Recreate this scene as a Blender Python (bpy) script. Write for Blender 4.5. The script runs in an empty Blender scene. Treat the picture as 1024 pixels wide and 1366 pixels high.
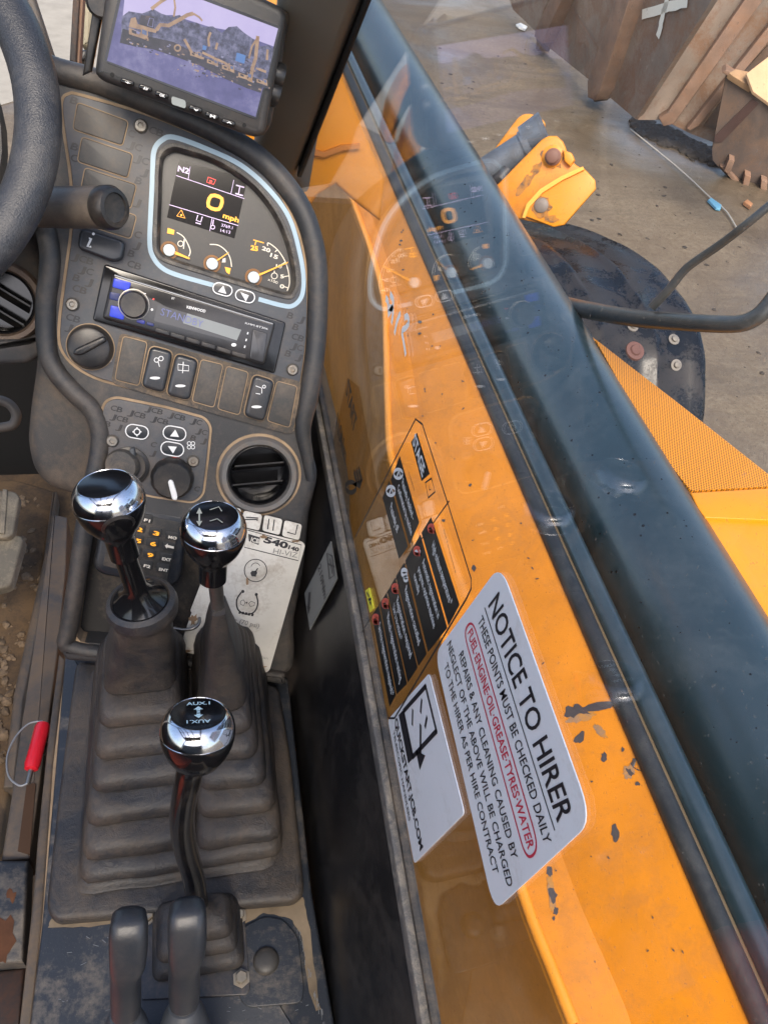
import bpy, bmesh, math, random
from mathutils import Vector as V, Matrix
R = math.radians
random.seed(7)
scn = bpy.context.scene
COL = scn.collection
# ------------------------------------------------------------------ camera
CAM = V((0, 0, 2.4))
FP, CX, CY = 1030.0, 512.0, 683.0                 # focal length and centre in pixels of the 1024x1366 photograph
M3 = Matrix(((0.97134886, 0.03656843, -0.23482789), (-0.18653947, 0.7295482, -0.65799882), (0.14725628, 0.68295107, 0.71546727)))
cd = bpy.data.cameras.new('camera'); cam = bpy.data.objects.new('camera', cd); COL.objects.link(cam)
cam.matrix_world = Matrix.Translation(CAM) @ M3.to_4x4()
cd.sensor_fit = 'VERTICAL'; cd.sensor_height = 36; cd.sensor_width = 27; cd.lens = 36 * FP / 1366
cd.clip_start = .02; cd.clip_end = 500
scn.camera = cam
# ------------------------------------------------------------------ sky, sun, exposure
w = bpy.data.worlds.new('World'); scn.world = w; w.use_nodes = True
nt = w.node_tree; bg = nt.nodes['Background']
sky = nt.nodes.new('ShaderNodeTexSky'); sky.sky_type = 'NISHITA'; sky.sun_disc = False
SUN_EL, SUN_AZ = 50, 190
sky.sun_elevation = R(SUN_EL); sky.sun_rotation = R(SUN_AZ); sky.air_density = 1.0; sky.dust_density = 3.5; sky.ozone_density = 1.2
nt.links.new(sky.outputs[0], bg.inputs[0]); bg.inputs[1].default_value = .15
sd = bpy.data.lights.new('sun', 'SUN'); sun = bpy.data.objects.new('sun', sd); COL.objects.link(sun)
sd.energy = 1.5; sd.angle = R(25); sd.color = (1, .90, .76)
sdir = V((math.sin(R(SUN_AZ)) * math.cos(R(SUN_EL)), math.cos(R(SUN_AZ)) * math.cos(R(SUN_EL)), math.sin(R(SUN_EL))))
sun.rotation_euler = sdir.to_track_quat('Z', 'Y').to_euler()
vs = scn.view_settings; vs.view_transform = 'Standard'; vs.look = 'None'; vs.gamma = 1; vs.use_curve_mapping = False
vs.exposure = 1.25
scn.cycles.max_bounces = 8; scn.cycles.transparent_max_bounces = 16; scn.cycles.caustics_reflective = False

# ------------------------------------------------------------------ geometry helpers
def ray(x, y):
    return (M3 @ V((x - CX, CY - y, -FP))).normalized()
def dep(x, y, d):                                  # point seen at pixel x,y at depth d along the optical axis
    return CAM + M3 @ (V((x - CX, CY - y, -FP)) * (d / FP))
class Fr:                                          # a plane: origin, u, v, outward normal n
    def __init__(s, o, n, u):
        s.o = V(o); s.n = V(n).normalized(); u = V(u); s.u = (u - s.n * u.dot(s.n)).normalized(); s.v = s.n.cross(s.u)
    def hit(s, x, y, h=0):
        r = ray(x, y); return CAM + r * (((s.o + s.n * h - CAM).dot(s.n)) / r.dot(s.n))
    def uv(s, x, y, h=0):
        d = s.hit(x, y, h) - s.o; return (d.dot(s.u), d.dot(s.v))
    def P(s, L, h=0): return [s.uv(x, y, h) for x, y in L]
    def w(s, u, v, h=0): return s.o + s.u * u + s.v * v + s.n * h
def Z(z): return Fr((0, 0, z), (0, 0, 1), (1, 0, 0))      # horizontal plane
def ph(x, y, z): return Z(z).hit(x, y)

def area(p): return sum(p[i][0] * p[(i + 1) % len(p)][1] - p[(i + 1) % len(p)][0] * p[i][1] for i in range(len(p))) / 2
def ccw(p): return list(p) if area(p) > 0 else list(p)[::-1]
def rnd(p, r, n=4):
    out = []
    N = len(p)
    for i in range(N):
        a, b, c = V(p[i - 1]), V(p[i]), V(p[(i + 1) % N])
        d1, d2 = (a - b), (c - b); l1, l2 = d1.length, d2.length
        k = min(r, l1 * .48, l2 * .48)
        s, e = b + d1 * (k / l1), b + d2 * (k / l2)
        for j in range(n + 1):
            t = j / n; out.append(tuple(s * (1 - t) ** 2 + b * 2 * t * (1 - t) + e * t * t))
    return out
def smo(p, n=5, closed=True):
    p = [V(q) for q in p]; N = len(p); out = []
    for i in range(N if closed else N - 1):
        if closed: a, b, c, d = p[i - 1], p[i], p[(i + 1) % N], p[(i + 2) % N]
        else: a, b, c, d = p[max(i - 1, 0)], p[i], p[i + 1], p[min(i + 2, N - 1)]
        for j in range(n):
            t = j / n
            out.append(.5 * (2 * b + (c - a) * t + (2 * a - 5 * b + 4 * c - d) * t * t + (3 * b - a - 3 * c + d) * t ** 3))
    if not closed: out.append(p[-1])
    return [tuple(q) for q in out]
def inset(p, d):
    out = []; N = len(p)
    for i in range(N):
        a, b, c = V(p[i - 1]), V(p[i]), V(p[(i + 1) % N])
        e1, e2 = (b - a), (c - b)
        if e1.length < 1e-9: e1 = e2
        if e2.length < 1e-9: e2 = e1
        e1.normalize(); e2.normalize()
        n1, n2 = V((-e1.y, e1.x)), V((-e2.y, e2.x)); m = n1 + n2
        if m.length < 1e-6: m = n1
        m.normalize(); out.append(tuple(b + m * (d / max(.5, m.dot(n1)))))
    return out
def inside(pt, poly):
    x, y = pt; c = False
    for i in range(len(poly)):
        x1, y1 = poly[i][:2]; x2, y2 = poly[i - 1][:2]
        if (y1 > y) != (y2 > y) and x < (x2 - x1) * (y - y1) / (y2 - y1) + x1: c = not c
    return c

WL = {}                                            # world location of every thing
def wloc(o): return WL.get(o.name, V((0, 0, 0))) if o else V((0, 0, 0))
def link(name, me, m, parent=None, smooth=True, ang=38, loc=None):
    if m: me.materials.append(m)
    if smooth:
        me.polygons.foreach_set('use_smooth', [True] * len(me.polygons)); me.set_sharp_from_angle(angle=R(ang))
    o = bpy.data.objects.new(name, me); COL.objects.link(o)
    if parent:
        o.parent = parent; base = wloc(parent); WL[o.name] = base
        me.transform(Matrix.Translation(-base))
    else:
        if loc is None:
            vs_ = [v.co for v in me.vertices]
            loc = V((sum(v.x for v in vs_) / len(vs_), sum(v.y for v in vs_) / len(vs_), min(v.z for v in vs_)))
        me.transform(Matrix.Translation(-V(loc))); o.location = loc; WL[o.name] = V(loc)
    return o
def mk(name, bm, m, parent=None, **k):
    bmesh.ops.recalc_face_normals(bm, faces=bm.faces)
    me = bpy.data.meshes.new(name); bm.to_mesh(me); bm.free()
    return link(name, me, m, parent, **k)
def tag(o, label=None, cat=None, group=None, kind=None):
    if label: o['label'] = label
    if cat: o['category'] = cat
    if group: o['group'] = group
    if kind: o['kind'] = kind
    return o
def thing(name, label, cat, loc, group=None):
    o = bpy.data.objects.new(name, None); COL.objects.link(o); o.location = loc; o.empty_display_size = .05; WL[o.name] = V(loc)
    return tag(o, label, cat, group)
def prism_bm(bm, fr, uv, h0, h1, bev=0, holes=(), seg=3):
    uv = ccw(uv)
    def loop(p, h): return [bm.verts.new(fr.w(a[0], a[1], h)) for a in p]
    rings = [loop(uv, h0)]
    if bev:
        for k in range(seg + 1):
            a = k / seg * math.pi / 2
            rings.append(loop(inset(uv, bev * (1 - math.cos(a))), h1 - bev * (1 - math.sin(a))))
    else: rings.append(loop(uv, h1))
    n = len(uv)
    for a, b in zip(rings, rings[1:]):
        for i in range(n): bm.faces.new((a[i], a[(i + 1) % n], b[(i + 1) % n], b[i]))
    if not holes:
        bm.faces.new(rings[-1]); bm.faces.new(rings[0][::-1])
    else:
        for ring, hh in ((rings[-1], h1), (rings[0], h0)):
            ed = [bm.edges.get((ring[i], ring[(i + 1) % n])) for i in range(n)]
            hl = []
            for H in holes:
                l = loop(H, hh); hl.append(l)
                ed += [bm.edges.new((l[i], l[(i + 1) % len(l)])) for i in range(len(l))]
            bmesh.ops.triangle_fill(bm, edges=ed, use_beauty=True)
            if hh == h1: top = hl
            else:
                for a, b in zip(top, hl):
                    for i in range(len(a)): bm.faces.new((a[i], a[(i + 1) % len(a)], b[(i + 1) % len(a)], b[i]))
def prism(name, fr, uv, h0, h1, m, parent=None, bev=0, holes=(), seg=3, **k):
    bm = bmesh.new(); prism_bm(bm, fr, uv, h0, h1, bev, holes, seg); return mk(name, bm, m, parent, **k)
def px(name, fr, L, h0, h1, m, parent=None, bev=0, r=0, sm=0, holes=(), **k):   # outline given as seen in the photograph, on plane fr
    uv = fr.P(L, h1)
    if sm: uv = smo(uv, sm)
    elif r: uv = rnd(uv, r)
    return prism(name, fr, uv, h0, h1, m, parent, bev, holes, **k)
def frame_axis(d):
    d = d.normalized(); u = V((0, 0, 1)).cross(d)
    if u.length < .1: u = V((1, 0, 0)).cross(d)
    u.normalize(); return u, d.cross(u)
def tube_bm(bm, P, rad, n=14, cap=True, sq=None):
    P = [V(p) for p in P]; rings = []; u = None
    for i, p in enumerate(P):
        d = (P[min(i + 1, len(P) - 1)] - P[max(i - 1, 0)]).normalized()
        if u is None: u, v = frame_axis(d)
        else: u = (u - d * u.dot(d)).normalized(); v = d.cross(u)
        r = rad[i] if isinstance(rad, (list, tuple)) else rad
        rings.append([bm.verts.new(p + u * (r * math.cos(a)) + v * (r * math.sin(a))) for a in [2 * math.pi * k / n for k in range(n)]])
    for a, b in zip(rings, rings[1:]):
        for k in range(n): bm.faces.new((a[k], a[(k + 1) % n], b[(k + 1) % n], b[k]))
    if cap: bm.faces.new(rings[0][::-1]); bm.faces.new(rings[-1])
def tube(name, P, rad, m, parent=None, n=14, sm=0, closed=False, **k):
    if sm: P = smo([tuple(p) for p in P], sm, False)
    bm = bmesh.new(); tube_bm(bm, P, rad, n); return mk(name, bm, m, parent, **k)
def lathe_bm(bm, o, ax, prof, n=32):
    o = V(o); ax = V(ax).normalized(); u, v = frame_axis(ax); rings = []
    for r, h in prof:
        if r < 1e-6: rings.append([bm.verts.new(o + ax * h)])
        else: rings.append([bm.verts.new(o + ax * h + u * (r * math.cos(2 * math.pi * k / n)) + v * (r * math.sin(2 * math.pi * k / n))) for k in range(n)])
    for a, b in zip(rings, rings[1:]):
        if len(a) == 1 and len(b) == 1: continue
        if len(a) == 1:
            for k in range(n): bm.faces.new((a[0], b[(k + 1) % n], b[k]))
        elif len(b) == 1:
            for k in range(n): bm.faces.new((a[k], a[(k + 1) % n], b[0]))
        else:
            for k in range(n): bm.faces.new((a[k], a[(k + 1) % n], b[(k + 1) % n], b[k]))
def lathe(name, o, ax, prof, m, parent=None, n=32, **k):
    bm = bmesh.new(); lathe_bm(bm, o, ax, prof, n); return mk(name, bm, m, parent, **k)
def loft(name, loops, m, parent=None, caps=True, **k):
    bm = bmesh.new(); rr = [[bm.verts.new(p) for p in l] for l in loops]; n = len(rr[0])
    for a, b in zip(rr, rr[1:]):
        for i in range(n): bm.faces.new((a[i], a[(i + 1) % n], b[(i + 1) % n], b[i]))
    if caps: bm.faces.new(rr[0][::-1]); bm.faces.new(rr[-1])
    return mk(name, bm, m, parent, **k)
_tc = {}
def text_mesh(s, bold=0):
    if (s, bold) not in _tc:
        c = bpy.data.curves.new('t', 'FONT'); c.body = s; c.offset = bold; c.resolution_u = 3
        o = bpy.data.objects.new('t', c); COL.objects.link(o)
        dg = bpy.context.evaluated_depsgraph_get(); me = bpy.data.meshes.new_from_object(o.evaluated_get(dg))
        vv = [(v.co.x, v.co.y) for v in me.vertices]; ff = [tuple(p.vertices) for p in me.polygons]
        bpy.data.objects.remove(o); bpy.data.curves.remove(c); bpy.data.meshes.remove(me)
        x0 = min(v[0] for v in vv); x1 = max(v[0] for v in vv)
        _tc[(s, bold)] = ([((x - x0) / (x1 - x0), y / .7) for x, y in vv], ff)
    return _tc[(s, bold)]
class Ink:                                         # flat print lying on a surface: lines, areas and letters in one mesh
    def __init__(s, fr, h=.0006): s.fr = fr; s.h = h; s.bm = bmesh.new()
    def uvpoly(s, uv, dh=0):
        s.bm.faces.new([s.bm.verts.new(s.fr.w(a[0], a[1], s.h + dh)) for a in ccw(uv)]); return s
    def poly(s, L, r=0):
        uv = s.fr.P(L, s.h); return s.uvpoly(rnd(uv, r) if r else uv)
    def line(s, L, wpx, closed=False, sm=0, taper=None):
        uv = s.fr.P(L, s.h); p0 = s.fr.uv(L[0][0] + 10, L[0][1], s.h); a0 = s.fr.uv(*L[0], s.h)
        wd = wpx * math.dist(p0, a0) / 10 / 2
        if sm: uv = smo(uv, sm, closed)
        N = len(uv); q = []
        for i in range(N):
            a = V(uv[i - 1] if (i or closed) else uv[i]); c = V(uv[(i + 1) % N] if (i < N - 1 or closed) else uv[i]); b = V(uv[i])
            d = (c - a)
            if d.length < 1e-9: d = V((1, 0))
            d.normalize(); nn = V((-d.y, d.x)); k = wd
            q.append([s.bm.verts.new(s.fr.w(*(b + nn * k * t), s.h)) for t in (1, -1)])
        for i in range(N if closed else N - 1):
            a, b = q[i], q[(i + 1) % N]; s.bm.faces.new((a[0], a[1], b[1], b[0]))
        return s
    def disc(s, x, y, rpx, n=20, ry=None):
        ry = ry or rpx
        return s.poly([(x + rpx * math.cos(2 * math.pi * k / n), y - ry * math.sin(2 * math.pi * k / n)) for k in range(n)])
    def arc(s, x, y, rpx, a0, a1, wpx, n=14):
        return s.line([(x + rpx * math.cos(R(a0 + (a1 - a0) * k / n)), y - rpx * math.sin(R(a0 + (a1 - a0) * k / n))) for k in range(n + 1)], wpx)
    def text(s, t, p0, p1, hpx, bold=0, shear=0, cap=None):   # baseline from pixel p0 to p1
        a, b = V(s.fr.uv(*p0, s.h)), V(s.fr.uv(*p1, s.h)); d = b - a; L = d.length; d.normalize(); n = V((-d.y, d.x))
        k = L / math.dist(p0, p1) * hpx if cap is None else cap
        vv, ff = text_mesh(t, bold)
        vs_ = [s.bm.verts.new(s.fr.w(*(a + d * (x * L + shear * y * k) + n * (y * k)), s.h)) for x, y in vv]
        for f in ff:
            try: s.bm.faces.new([vs_[i] for i in f])
            except ValueError: pass
        return s
    def tuv(s, t, a, b, cap, bold=0):
        a, b = V(a), V(b); d = b - a; n = V((-d.y, d.x)).normalized(); vv, ff = text_mesh(t, bold)
        q = [s.bm.verts.new(s.fr.w(*(a + d * x + n * (y * cap)), s.h)) for x, y in vv]
        for f in ff:
            try: s.bm.faces.new([q[i] for i in f])
            except ValueError: pass
        return s
    def puv(s, L): return s.uvpoly([(a / 1000, b / 1000) for a, b in L])
    def build(s, name, m, parent=None, **k):
        for f in s.bm.faces: f.normal_update()
        fl = [f for f in s.bm.faces if f.normal.dot(s.fr.n) < 0]
        bmesh.ops.reverse_faces(s.bm, faces=fl)
        me = bpy.data.meshes.new(name); s.bm.to_mesh(me); s.bm.free(); return link(name, me, m, parent, smooth=False, **k)

# ------------------------------------------------------------------ materials
def nodes(name):
    m = bpy.data.materials.new(name); m.use_nodes = True; t = m.node_tree; return m, t, t.nodes['Principled BSDF']
def noise(t, scale, detail=6, rough=.6, coord=None, dist=0):
    n = t.nodes.new('ShaderNodeTexNoise'); n.inputs['Scale'].default_value = scale; n.inputs['Detail'].default_value = detail
    n.inputs['Roughness'].default_value = rough; n.inputs['Distortion'].default_value = dist
    if coord is None:
        coord = t.nodes.new('ShaderNodeTexCoord').outputs['Object']
    t.links.new(coord, n.inputs['Vector']); return n
def ramp(t, src, stops):
    r = t.nodes.new('ShaderNodeValToRGB'); t.links.new(src, r.inputs[0]); e = r.color_ramp.elements
    while len(e) < len(stops): e.new(.5)
    for q, (p, c) in zip(e, stops):
        q.position = p; q.color = (c, c, c, 1) if isinstance(c, (int, float)) else (*c, 1)
    return r
def mixc(t, fac, a, b, mode='MIX'):
    m = t.nodes.new('ShaderNodeMix'); m.data_type = 'RGBA'; m.blend_type = mode
    if isinstance(fac, (int, float)): m.inputs[0].default_value = fac
    else: t.links.new(fac, m.inputs[0])
    for i, c in ((6, a), (7, b)):
        if isinstance(c, tuple): m.inputs[i].default_value = (*c, 1)
        else: t.links.new(c, m.inputs[i])
    return m.outputs[2]
def surf(name, col, rough=.5, metal=0, dust=None, dust_amt=.4, dscale=18, fine=0, bump=0, bscale=400, scratch=0, crease=0, spec=.5, coat=0, var=.15, lo=.45, hi=.7):
    """paint, plastic or rubber: base colour with slight mottling, patches of dust, grain and scratches"""
    m, t, p = nodes(name)
    co = t.nodes.new('ShaderNodeTexCoord').outputs['Object']
    n1 = noise(t, dscale * .6, 5, .6, co)
    dark = tuple(c * (1 - var) for c in col); lite = tuple(min(1, c * (1 + var)) for c in col)
    c = mixc(t, ramp(t, n1.outputs[0], [(.3, 0), (.7, 1)]).outputs[0], dark, lite)
    rv = None
    if dust:
        n2 = noise(t, dscale, 9, .68, co, .6); n3 = noise(t, dscale * 14, 4, .7, co)
        mm = t.nodes.new('ShaderNodeMath'); mm.operation = 'MULTIPLY_ADD'; t.links.new(n3.outputs[0], mm.inputs[0]); mm.inputs[1].default_value = .35; t.links.new(n2.outputs[0], mm.inputs[2])
        f = ramp(t, mm.outputs[0], [(lo + .17, 0), (hi + .17, 1)])
        f2 = t.nodes.new('ShaderNodeMath'); f2.operation = 'MULTIPLY'; t.links.new(f.outputs[0], f2.inputs[0]); f2.inputs[1].default_value = dust_amt
        c = mixc(t, f2.outputs[0], c, dust)
        rr = t.nodes.new('ShaderNodeMapRange'); t.links.new(f2.outputs[0], rr.inputs[0]); rr.inputs[3].default_value = rough; rr.inputs[4].default_value = min(1, rough + .45)
        rv = rr.outputs[0]
    if scratch:
        mp = t.nodes.new('ShaderNodeMapping'); t.links.new(co, mp.inputs[0]); mp.inputs['Rotation'].default_value = (.4, .7, .9); mp.inputs['Scale'].default_value = (6, 160, 60)
        ns = noise(t, 3, 6, .75, mp.outputs[0], .8); fs = ramp(t, ns.outputs[0], [(.66, 0), (.72, 1)])
        f3 = t.nodes.new('ShaderNodeMath'); f3.operation = 'MULTIPLY'; t.links.new(fs.outputs[0], f3.inputs[0]); f3.inputs[1].default_value = scratch
        c = mixc(t, f3.outputs[0], c, tuple(min(1, q * 2 + .12) for q in col))
    if fine:
        nf = noise(t, 900, 2, .6, co); ff = ramp(t, nf.outputs[0], [(.64, 0), (.74, 1)])
        f4 = t.nodes.new('ShaderNodeMath'); f4.operation = 'MULTIPLY'; t.links.new(ff.outputs[0], f4.inputs[0]); f4.inputs[1].default_value = fine
        c = mixc(t, f4.outputs[0], c, dust or (.5, .48, .45))
    t.links.new(c, p.inputs['Base Color']); p.inputs['Roughness'].default_value = rough
    if rv: t.links.new(rv, p.inputs['Roughness'])
    p.inputs['Metallic'].default_value = metal; p.inputs['Specular IOR Level'].default_value = spec; p.inputs['Coat Weight'].default_value = coat; p.inputs['Coat Roughness'].default_value = .2
    if bump:
        nb = noise(t, bscale, 3, .6, co); b = t.nodes.new('ShaderNodeBump'); b.inputs['Strength'].default_value = bump; b.inputs['Distance'].default_value = .0006
        t.links.new(nb.outputs[0], b.inputs['Height']); t.links.new(b.outputs[0], p.inputs['Normal'])
        if crease:
            n5 = noise(t, 55, 5, .6, co, 1.4); b2 = t.nodes.new('ShaderNodeBump'); b2.inputs['Strength'].default_value = crease; b2.inputs['Distance'].default_value = .004
            t.links.new(n5.outputs[0], b2.inputs['Height']); t.links.new(b.outputs[0], b2.inputs['Normal']); t.links.new(b2.outputs[0], p.inputs['Normal'])
    return m
def plain(name, col, rough=.5, metal=0, em=0):
    m, t, p = nodes(name); p.inputs['Base Color'].default_value = (*col, 1); p.inputs['Roughness'].default_value = rough; p.inputs['Metallic'].default_value = metal
    if em: p.inputs['Emission Color'].default_value = (*col, 1); p.inputs['Emission Strength'].default_value = em
    return m
def glass(name, tint=(1, 1, 1), dirt=.03, ior=1.5):
    m, t, p = nodes(name); t.nodes.remove(p); out = t.nodes['Material Output']
    co = t.nodes.new('ShaderNodeTexCoord').outputs['Object']
    tr = t.nodes.new('ShaderNodeBsdfTransparent'); tr.inputs[0].default_value = (*tint, 1)
    gl = t.nodes.new('ShaderNodeBsdfGlossy'); gl.inputs['Roughness'].default_value = .01
    df = t.nodes.new('ShaderNodeBsdfDiffuse'); df.inputs[0].default_value = (.55, .48, .38, 1)
    fz = t.nodes.new('ShaderNodeFresnel'); gm = t.nodes.new('ShaderNodeNewGeometry'); mr = t.nodes.new('ShaderNodeMapRange')
    t.links.new(gm.outputs['Backfacing'], mr.inputs[0]); mr.inputs[3].default_value = ior; mr.inputs[4].default_value = 1 / ior; t.links.new(mr.outputs[0], fz.inputs[0])   # same reflection on both faces
    m1 = t.nodes.new('ShaderNodeMixShader'); t.links.new(fz.outputs[0], m1.inputs[0]); t.links.new(tr.outputs[0], m1.inputs[1]); t.links.new(gl.outputs[0], m1.inputs[2])
    n1 = noise(t, 6, 8, .7, co, .4); n2 = noise(t, 500, 2, .5, co)
    mp = t.nodes.new('ShaderNodeMapping'); t.links.new(co, mp.inputs[0]); mp.inputs['Rotation'].default_value = (.7, 0, 0); mp.inputs['Scale'].default_value = (1, 12, 190)
    n3 = noise(t, 2.2, 5, .7, mp.outputs[0], 1.2)
    a = ramp(t, n1.outputs[0], [(.4, .3 * dirt), (.75, 1.6 * dirt)]); b = ramp(t, n2.outputs[0], [(.69, 0), (.75, .25)]); c = ramp(t, n3.outputs[0], [(.68, 0), (.74, .1)])
    s = t.nodes.new('ShaderNodeMath'); s.operation = 'ADD'; t.links.new(a.outputs[0], s.inputs[0]); t.links.new(b.outputs[0], s.inputs[1])
    s2 = t.nodes.new('ShaderNodeMath'); s2.operation = 'ADD'; t.links.new(s.outputs[0], s2.inputs[0]); t.links.new(c.outputs[0], s2.inputs[1])
    m2 = t.nodes.new('ShaderNodeMixShader'); t.links.new(s2.outputs[0], m2.inputs[0]); t.links.new(m1.outputs[0], m2.inputs[1]); t.links.new(df.outputs[0], m2.inputs[2])
    t.links.new(m2.outputs[0], out.inputs[0]); return m
DUST = (.27, .205, .145); TAN = (.32, .23, .145)
ABS = surf('dash_plastic', (.040, .041, .043), .5, dust=DUST, dust_amt=.28, dscale=9, bump=.5, bscale=1400, fine=.25, scratch=.12)
ABSD = surf('dusty_dash_plastic', (.042, .039, .036), .6, dust=(.16, .12, .085), dust_amt=.55, dscale=10, bump=.5, bscale=1200, fine=.3, lo=.4, hi=.6)
RIM = surf('padded_rim', (.03, .031, .033), .38, dust=DUST, dust_amt=.25, dscale=12, bump=.6, bscale=1500, fine=.15)
FACE = surf('faceplate_film', (.058, .064, .074), .5, dust=DUST, dust_amt=.25, dscale=14, fine=.2)
LETTER = surf('faceplate_print', (.012, .013, .017), .45, dust=DUST, dust_amt=.2, dscale=20)
BLANK = surf('blank_plate_plastic', (.048, .047, .045), .5, dust=DUST, dust_amt=.3, dscale=20, fine=.2, scratch=.1)
GRIME = surf('grime_in_joints', TAN, .95, var=.4, dscale=40)
BLK = plain('black_gloss', (.008, .008, .009), .12)
BLKS = surf('black_satin', (.012, .012, .013), .35, dust=DUST, dust_amt=.15, dscale=25, fine=.1)
VOID = plain('deep_black', (.004, .004, .004), .8)
SWI = surf('rocker_plastic', (.026, .03, .036), .28, dust=DUST, dust_amt=.12, dscale=30, fine=.15)
WHITE = plain('white_print', (.75, .76, .76), .5)
CYAN = plain('pale_blue_line', (.34, .46, .54), .45)
CLUST = surf('cluster_face', (.032, .031, .03), .35, fine=.12, dust=DUST, dust_amt=.05)
LCD = plain('lcd_glass', (.014, .013, .014), .15)
ORL = plain('orange_light', (1, .42, .03), .4, em=.25)
LILAC = plain('lilac_light', (.72, .58, .85), .4, em=.12)
REDL = plain('red_light', (.9, .05, .04), .4, em=.2)
CREAM = plain('cream_print', (.8, .74, .62), .5)
BLUE = plain('blue_lit_button', (.015, .04, .5), .3, em=.08)
GREYLCD = plain('radio_lcd_lit_part', (.20, .22, .22), .2)
SEGM = plain('radio_lcd_segments', (.10, .12, .28), .3, em=.05)
CHROME = surf('polished_chrome', (.62, .64, .68), .10, 1, dust=(.26, .24, .22), dust_amt=.35, dscale=70, fine=.3, lo=.5, hi=.75)
STEEL = surf('bare_steel', (.33, .32, .30), .45, 1, dust=DUST, dust_amt=.3, dscale=60)
RUB = surf('bellows_rubber', (.026, .027, .031), .44, dust=(.17, .125, .082), dust_amt=.4, dscale=15, bump=.7, bscale=900, fine=.35, crease=.35, scratch=.15, lo=.38, hi=.66)
METAL = surf('painted_console_metal', (.024, .029, .038), .42, dust=(.30, .25, .19), dust_amt=.55, dscale=11, fine=.35, scratch=.4, bump=.3, lo=.5, hi=.72)
RAIL = surf('dirty_rail_paint', (.055, .05, .046), .45, dust=(.15, .105, .068), dust_amt=.7, dscale=14, fine=.3, scratch=.25, lo=.38, hi=.62)
FLOOR = surf('dirty_cab_floor', (.06, .04, .025), .9, dust=(.14, .088, .045), dust_amt=.9, dscale=13, fine=.5, bump=1, bscale=120, lo=.4, hi=.6)
PEDAL = surf('dusty_pedal', (.12, .11, .09), .85, dust=(.33, .28, .21), dust_amt=.7, dscale=20, bump=1, bscale=300)
WALL = surf('black_side_panel', (.009, .009, .010), .3, dust=(.17, .15, .13), dust_amt=.18, dscale=8, scratch=.35, fine=.3)
GREY = surf('pillar_grey_plastic', (.14, .14, .125), .5, dust=DUST, dust_amt=.12, dscale=6, bump=.5, bscale=1500, var=.05)
ORANGE = surf('orange_machine_paint', (.66, .24, .004), .38, dust=(.45, .2, .05), dust_amt=.35, dscale=5, fine=.1, scratch=.12, var=.08)
ORANGE2 = surf('worn_orange_paint', (.62, .215, .004), .42, dust=(.10, .07, .05), dust_amt=.2, dscale=9, fine=.4, scratch=.4, var=.12, lo=.5, hi=.66, bump=.5, bscale=500)
BOOM = surf('black_boom_paint', (.010, .024, .031), .3, dust=(.12, .14, .15), dust_amt=.16, dscale=4, fine=.2, scratch=.12, spec=.9, coat=.35)
FEND = surf('wet_fender_plastic', (.016, .021, .030), .22, dust=(.10, .09, .085), dust_amt=.5, dscale=7, fine=.2, lo=.45, hi=.55)
HOSE = surf('grey_cylinder_paint', (.10, .12, .15), .4, dust=(.05, .04, .03), dust_amt=.5, dscale=15)
ARM = surf('mirror_arm_paint', (.03, .034, .036), .3, dust=DUST, dust_amt=.1, dscale=30, fine=.2)
TYRE = surf('tyre_rubber', (.02, .02, .02), .8, dust=DUST, dust_amt=.5)
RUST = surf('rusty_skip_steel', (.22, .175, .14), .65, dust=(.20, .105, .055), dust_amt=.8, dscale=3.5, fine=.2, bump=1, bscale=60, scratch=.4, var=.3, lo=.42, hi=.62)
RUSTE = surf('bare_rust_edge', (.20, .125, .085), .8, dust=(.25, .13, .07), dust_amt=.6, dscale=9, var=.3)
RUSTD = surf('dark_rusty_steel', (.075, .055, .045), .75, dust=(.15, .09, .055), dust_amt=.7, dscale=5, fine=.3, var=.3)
CARD = surf('brown_cardboard', (.52, .33, .18), .85, var=.08)
PAPER = surf('grubby_white_card', (.66, .64, .58), .5, dust=(.26, .19, .12), dust_amt=.5, dscale=22, fine=.25, lo=.5, hi=.7)
STICK = surf('sticker_white', (.88, .89, .90), .35, var=.03, dust=(.45, .40, .33), dust_amt=.3, dscale=25, fine=.08, lo=.52, hi=.72)
INKB = plain('black_ink', (.015, .015, .02), .5)
INKR = plain('red_ink', (.62, .03, .07), .5)
INKG = plain('faded_ink', (.22, .22, .21), .6)
REDP = plain('red_handle_grip', (.62, .015, .03), .28)
REDC = surf('red_orange_cloth', (.75, .10, .04), .85, bump=1, bscale=800, dust=DUST, dust_amt=.1)

# ------------------------------------------------------------------ reference planes of the cab
def rel(x, y, z): return V((x, y, 2.4 + z))
r0 = ray(260, 380)
PAN0 = CAM + r0 * .8
tmp = Fr(PAN0, -r0, (1, 0, 0))
PA = Fr(PAN0, -r0, tmp.hit(380, 430) - tmp.hit(140, 353))         # instrument panel
r1 = ray(250, 85); tmp = Fr(CAM + r1 * .74, -r1, (1, 0, 0))
MO = Fr(CAM + r1 * .74, -r1, tmp.hit(341, 156) - tmp.hit(143, 81))   # camera monitor
GX = .145
GL = Fr(rel(GX - .0005, 0, 0), (-1, 0, 0), (0, -1, 0))             # inner face of the side window
ZP = 2.4 - .8                                                       # console top
TOP = Z(ZP)

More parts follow.
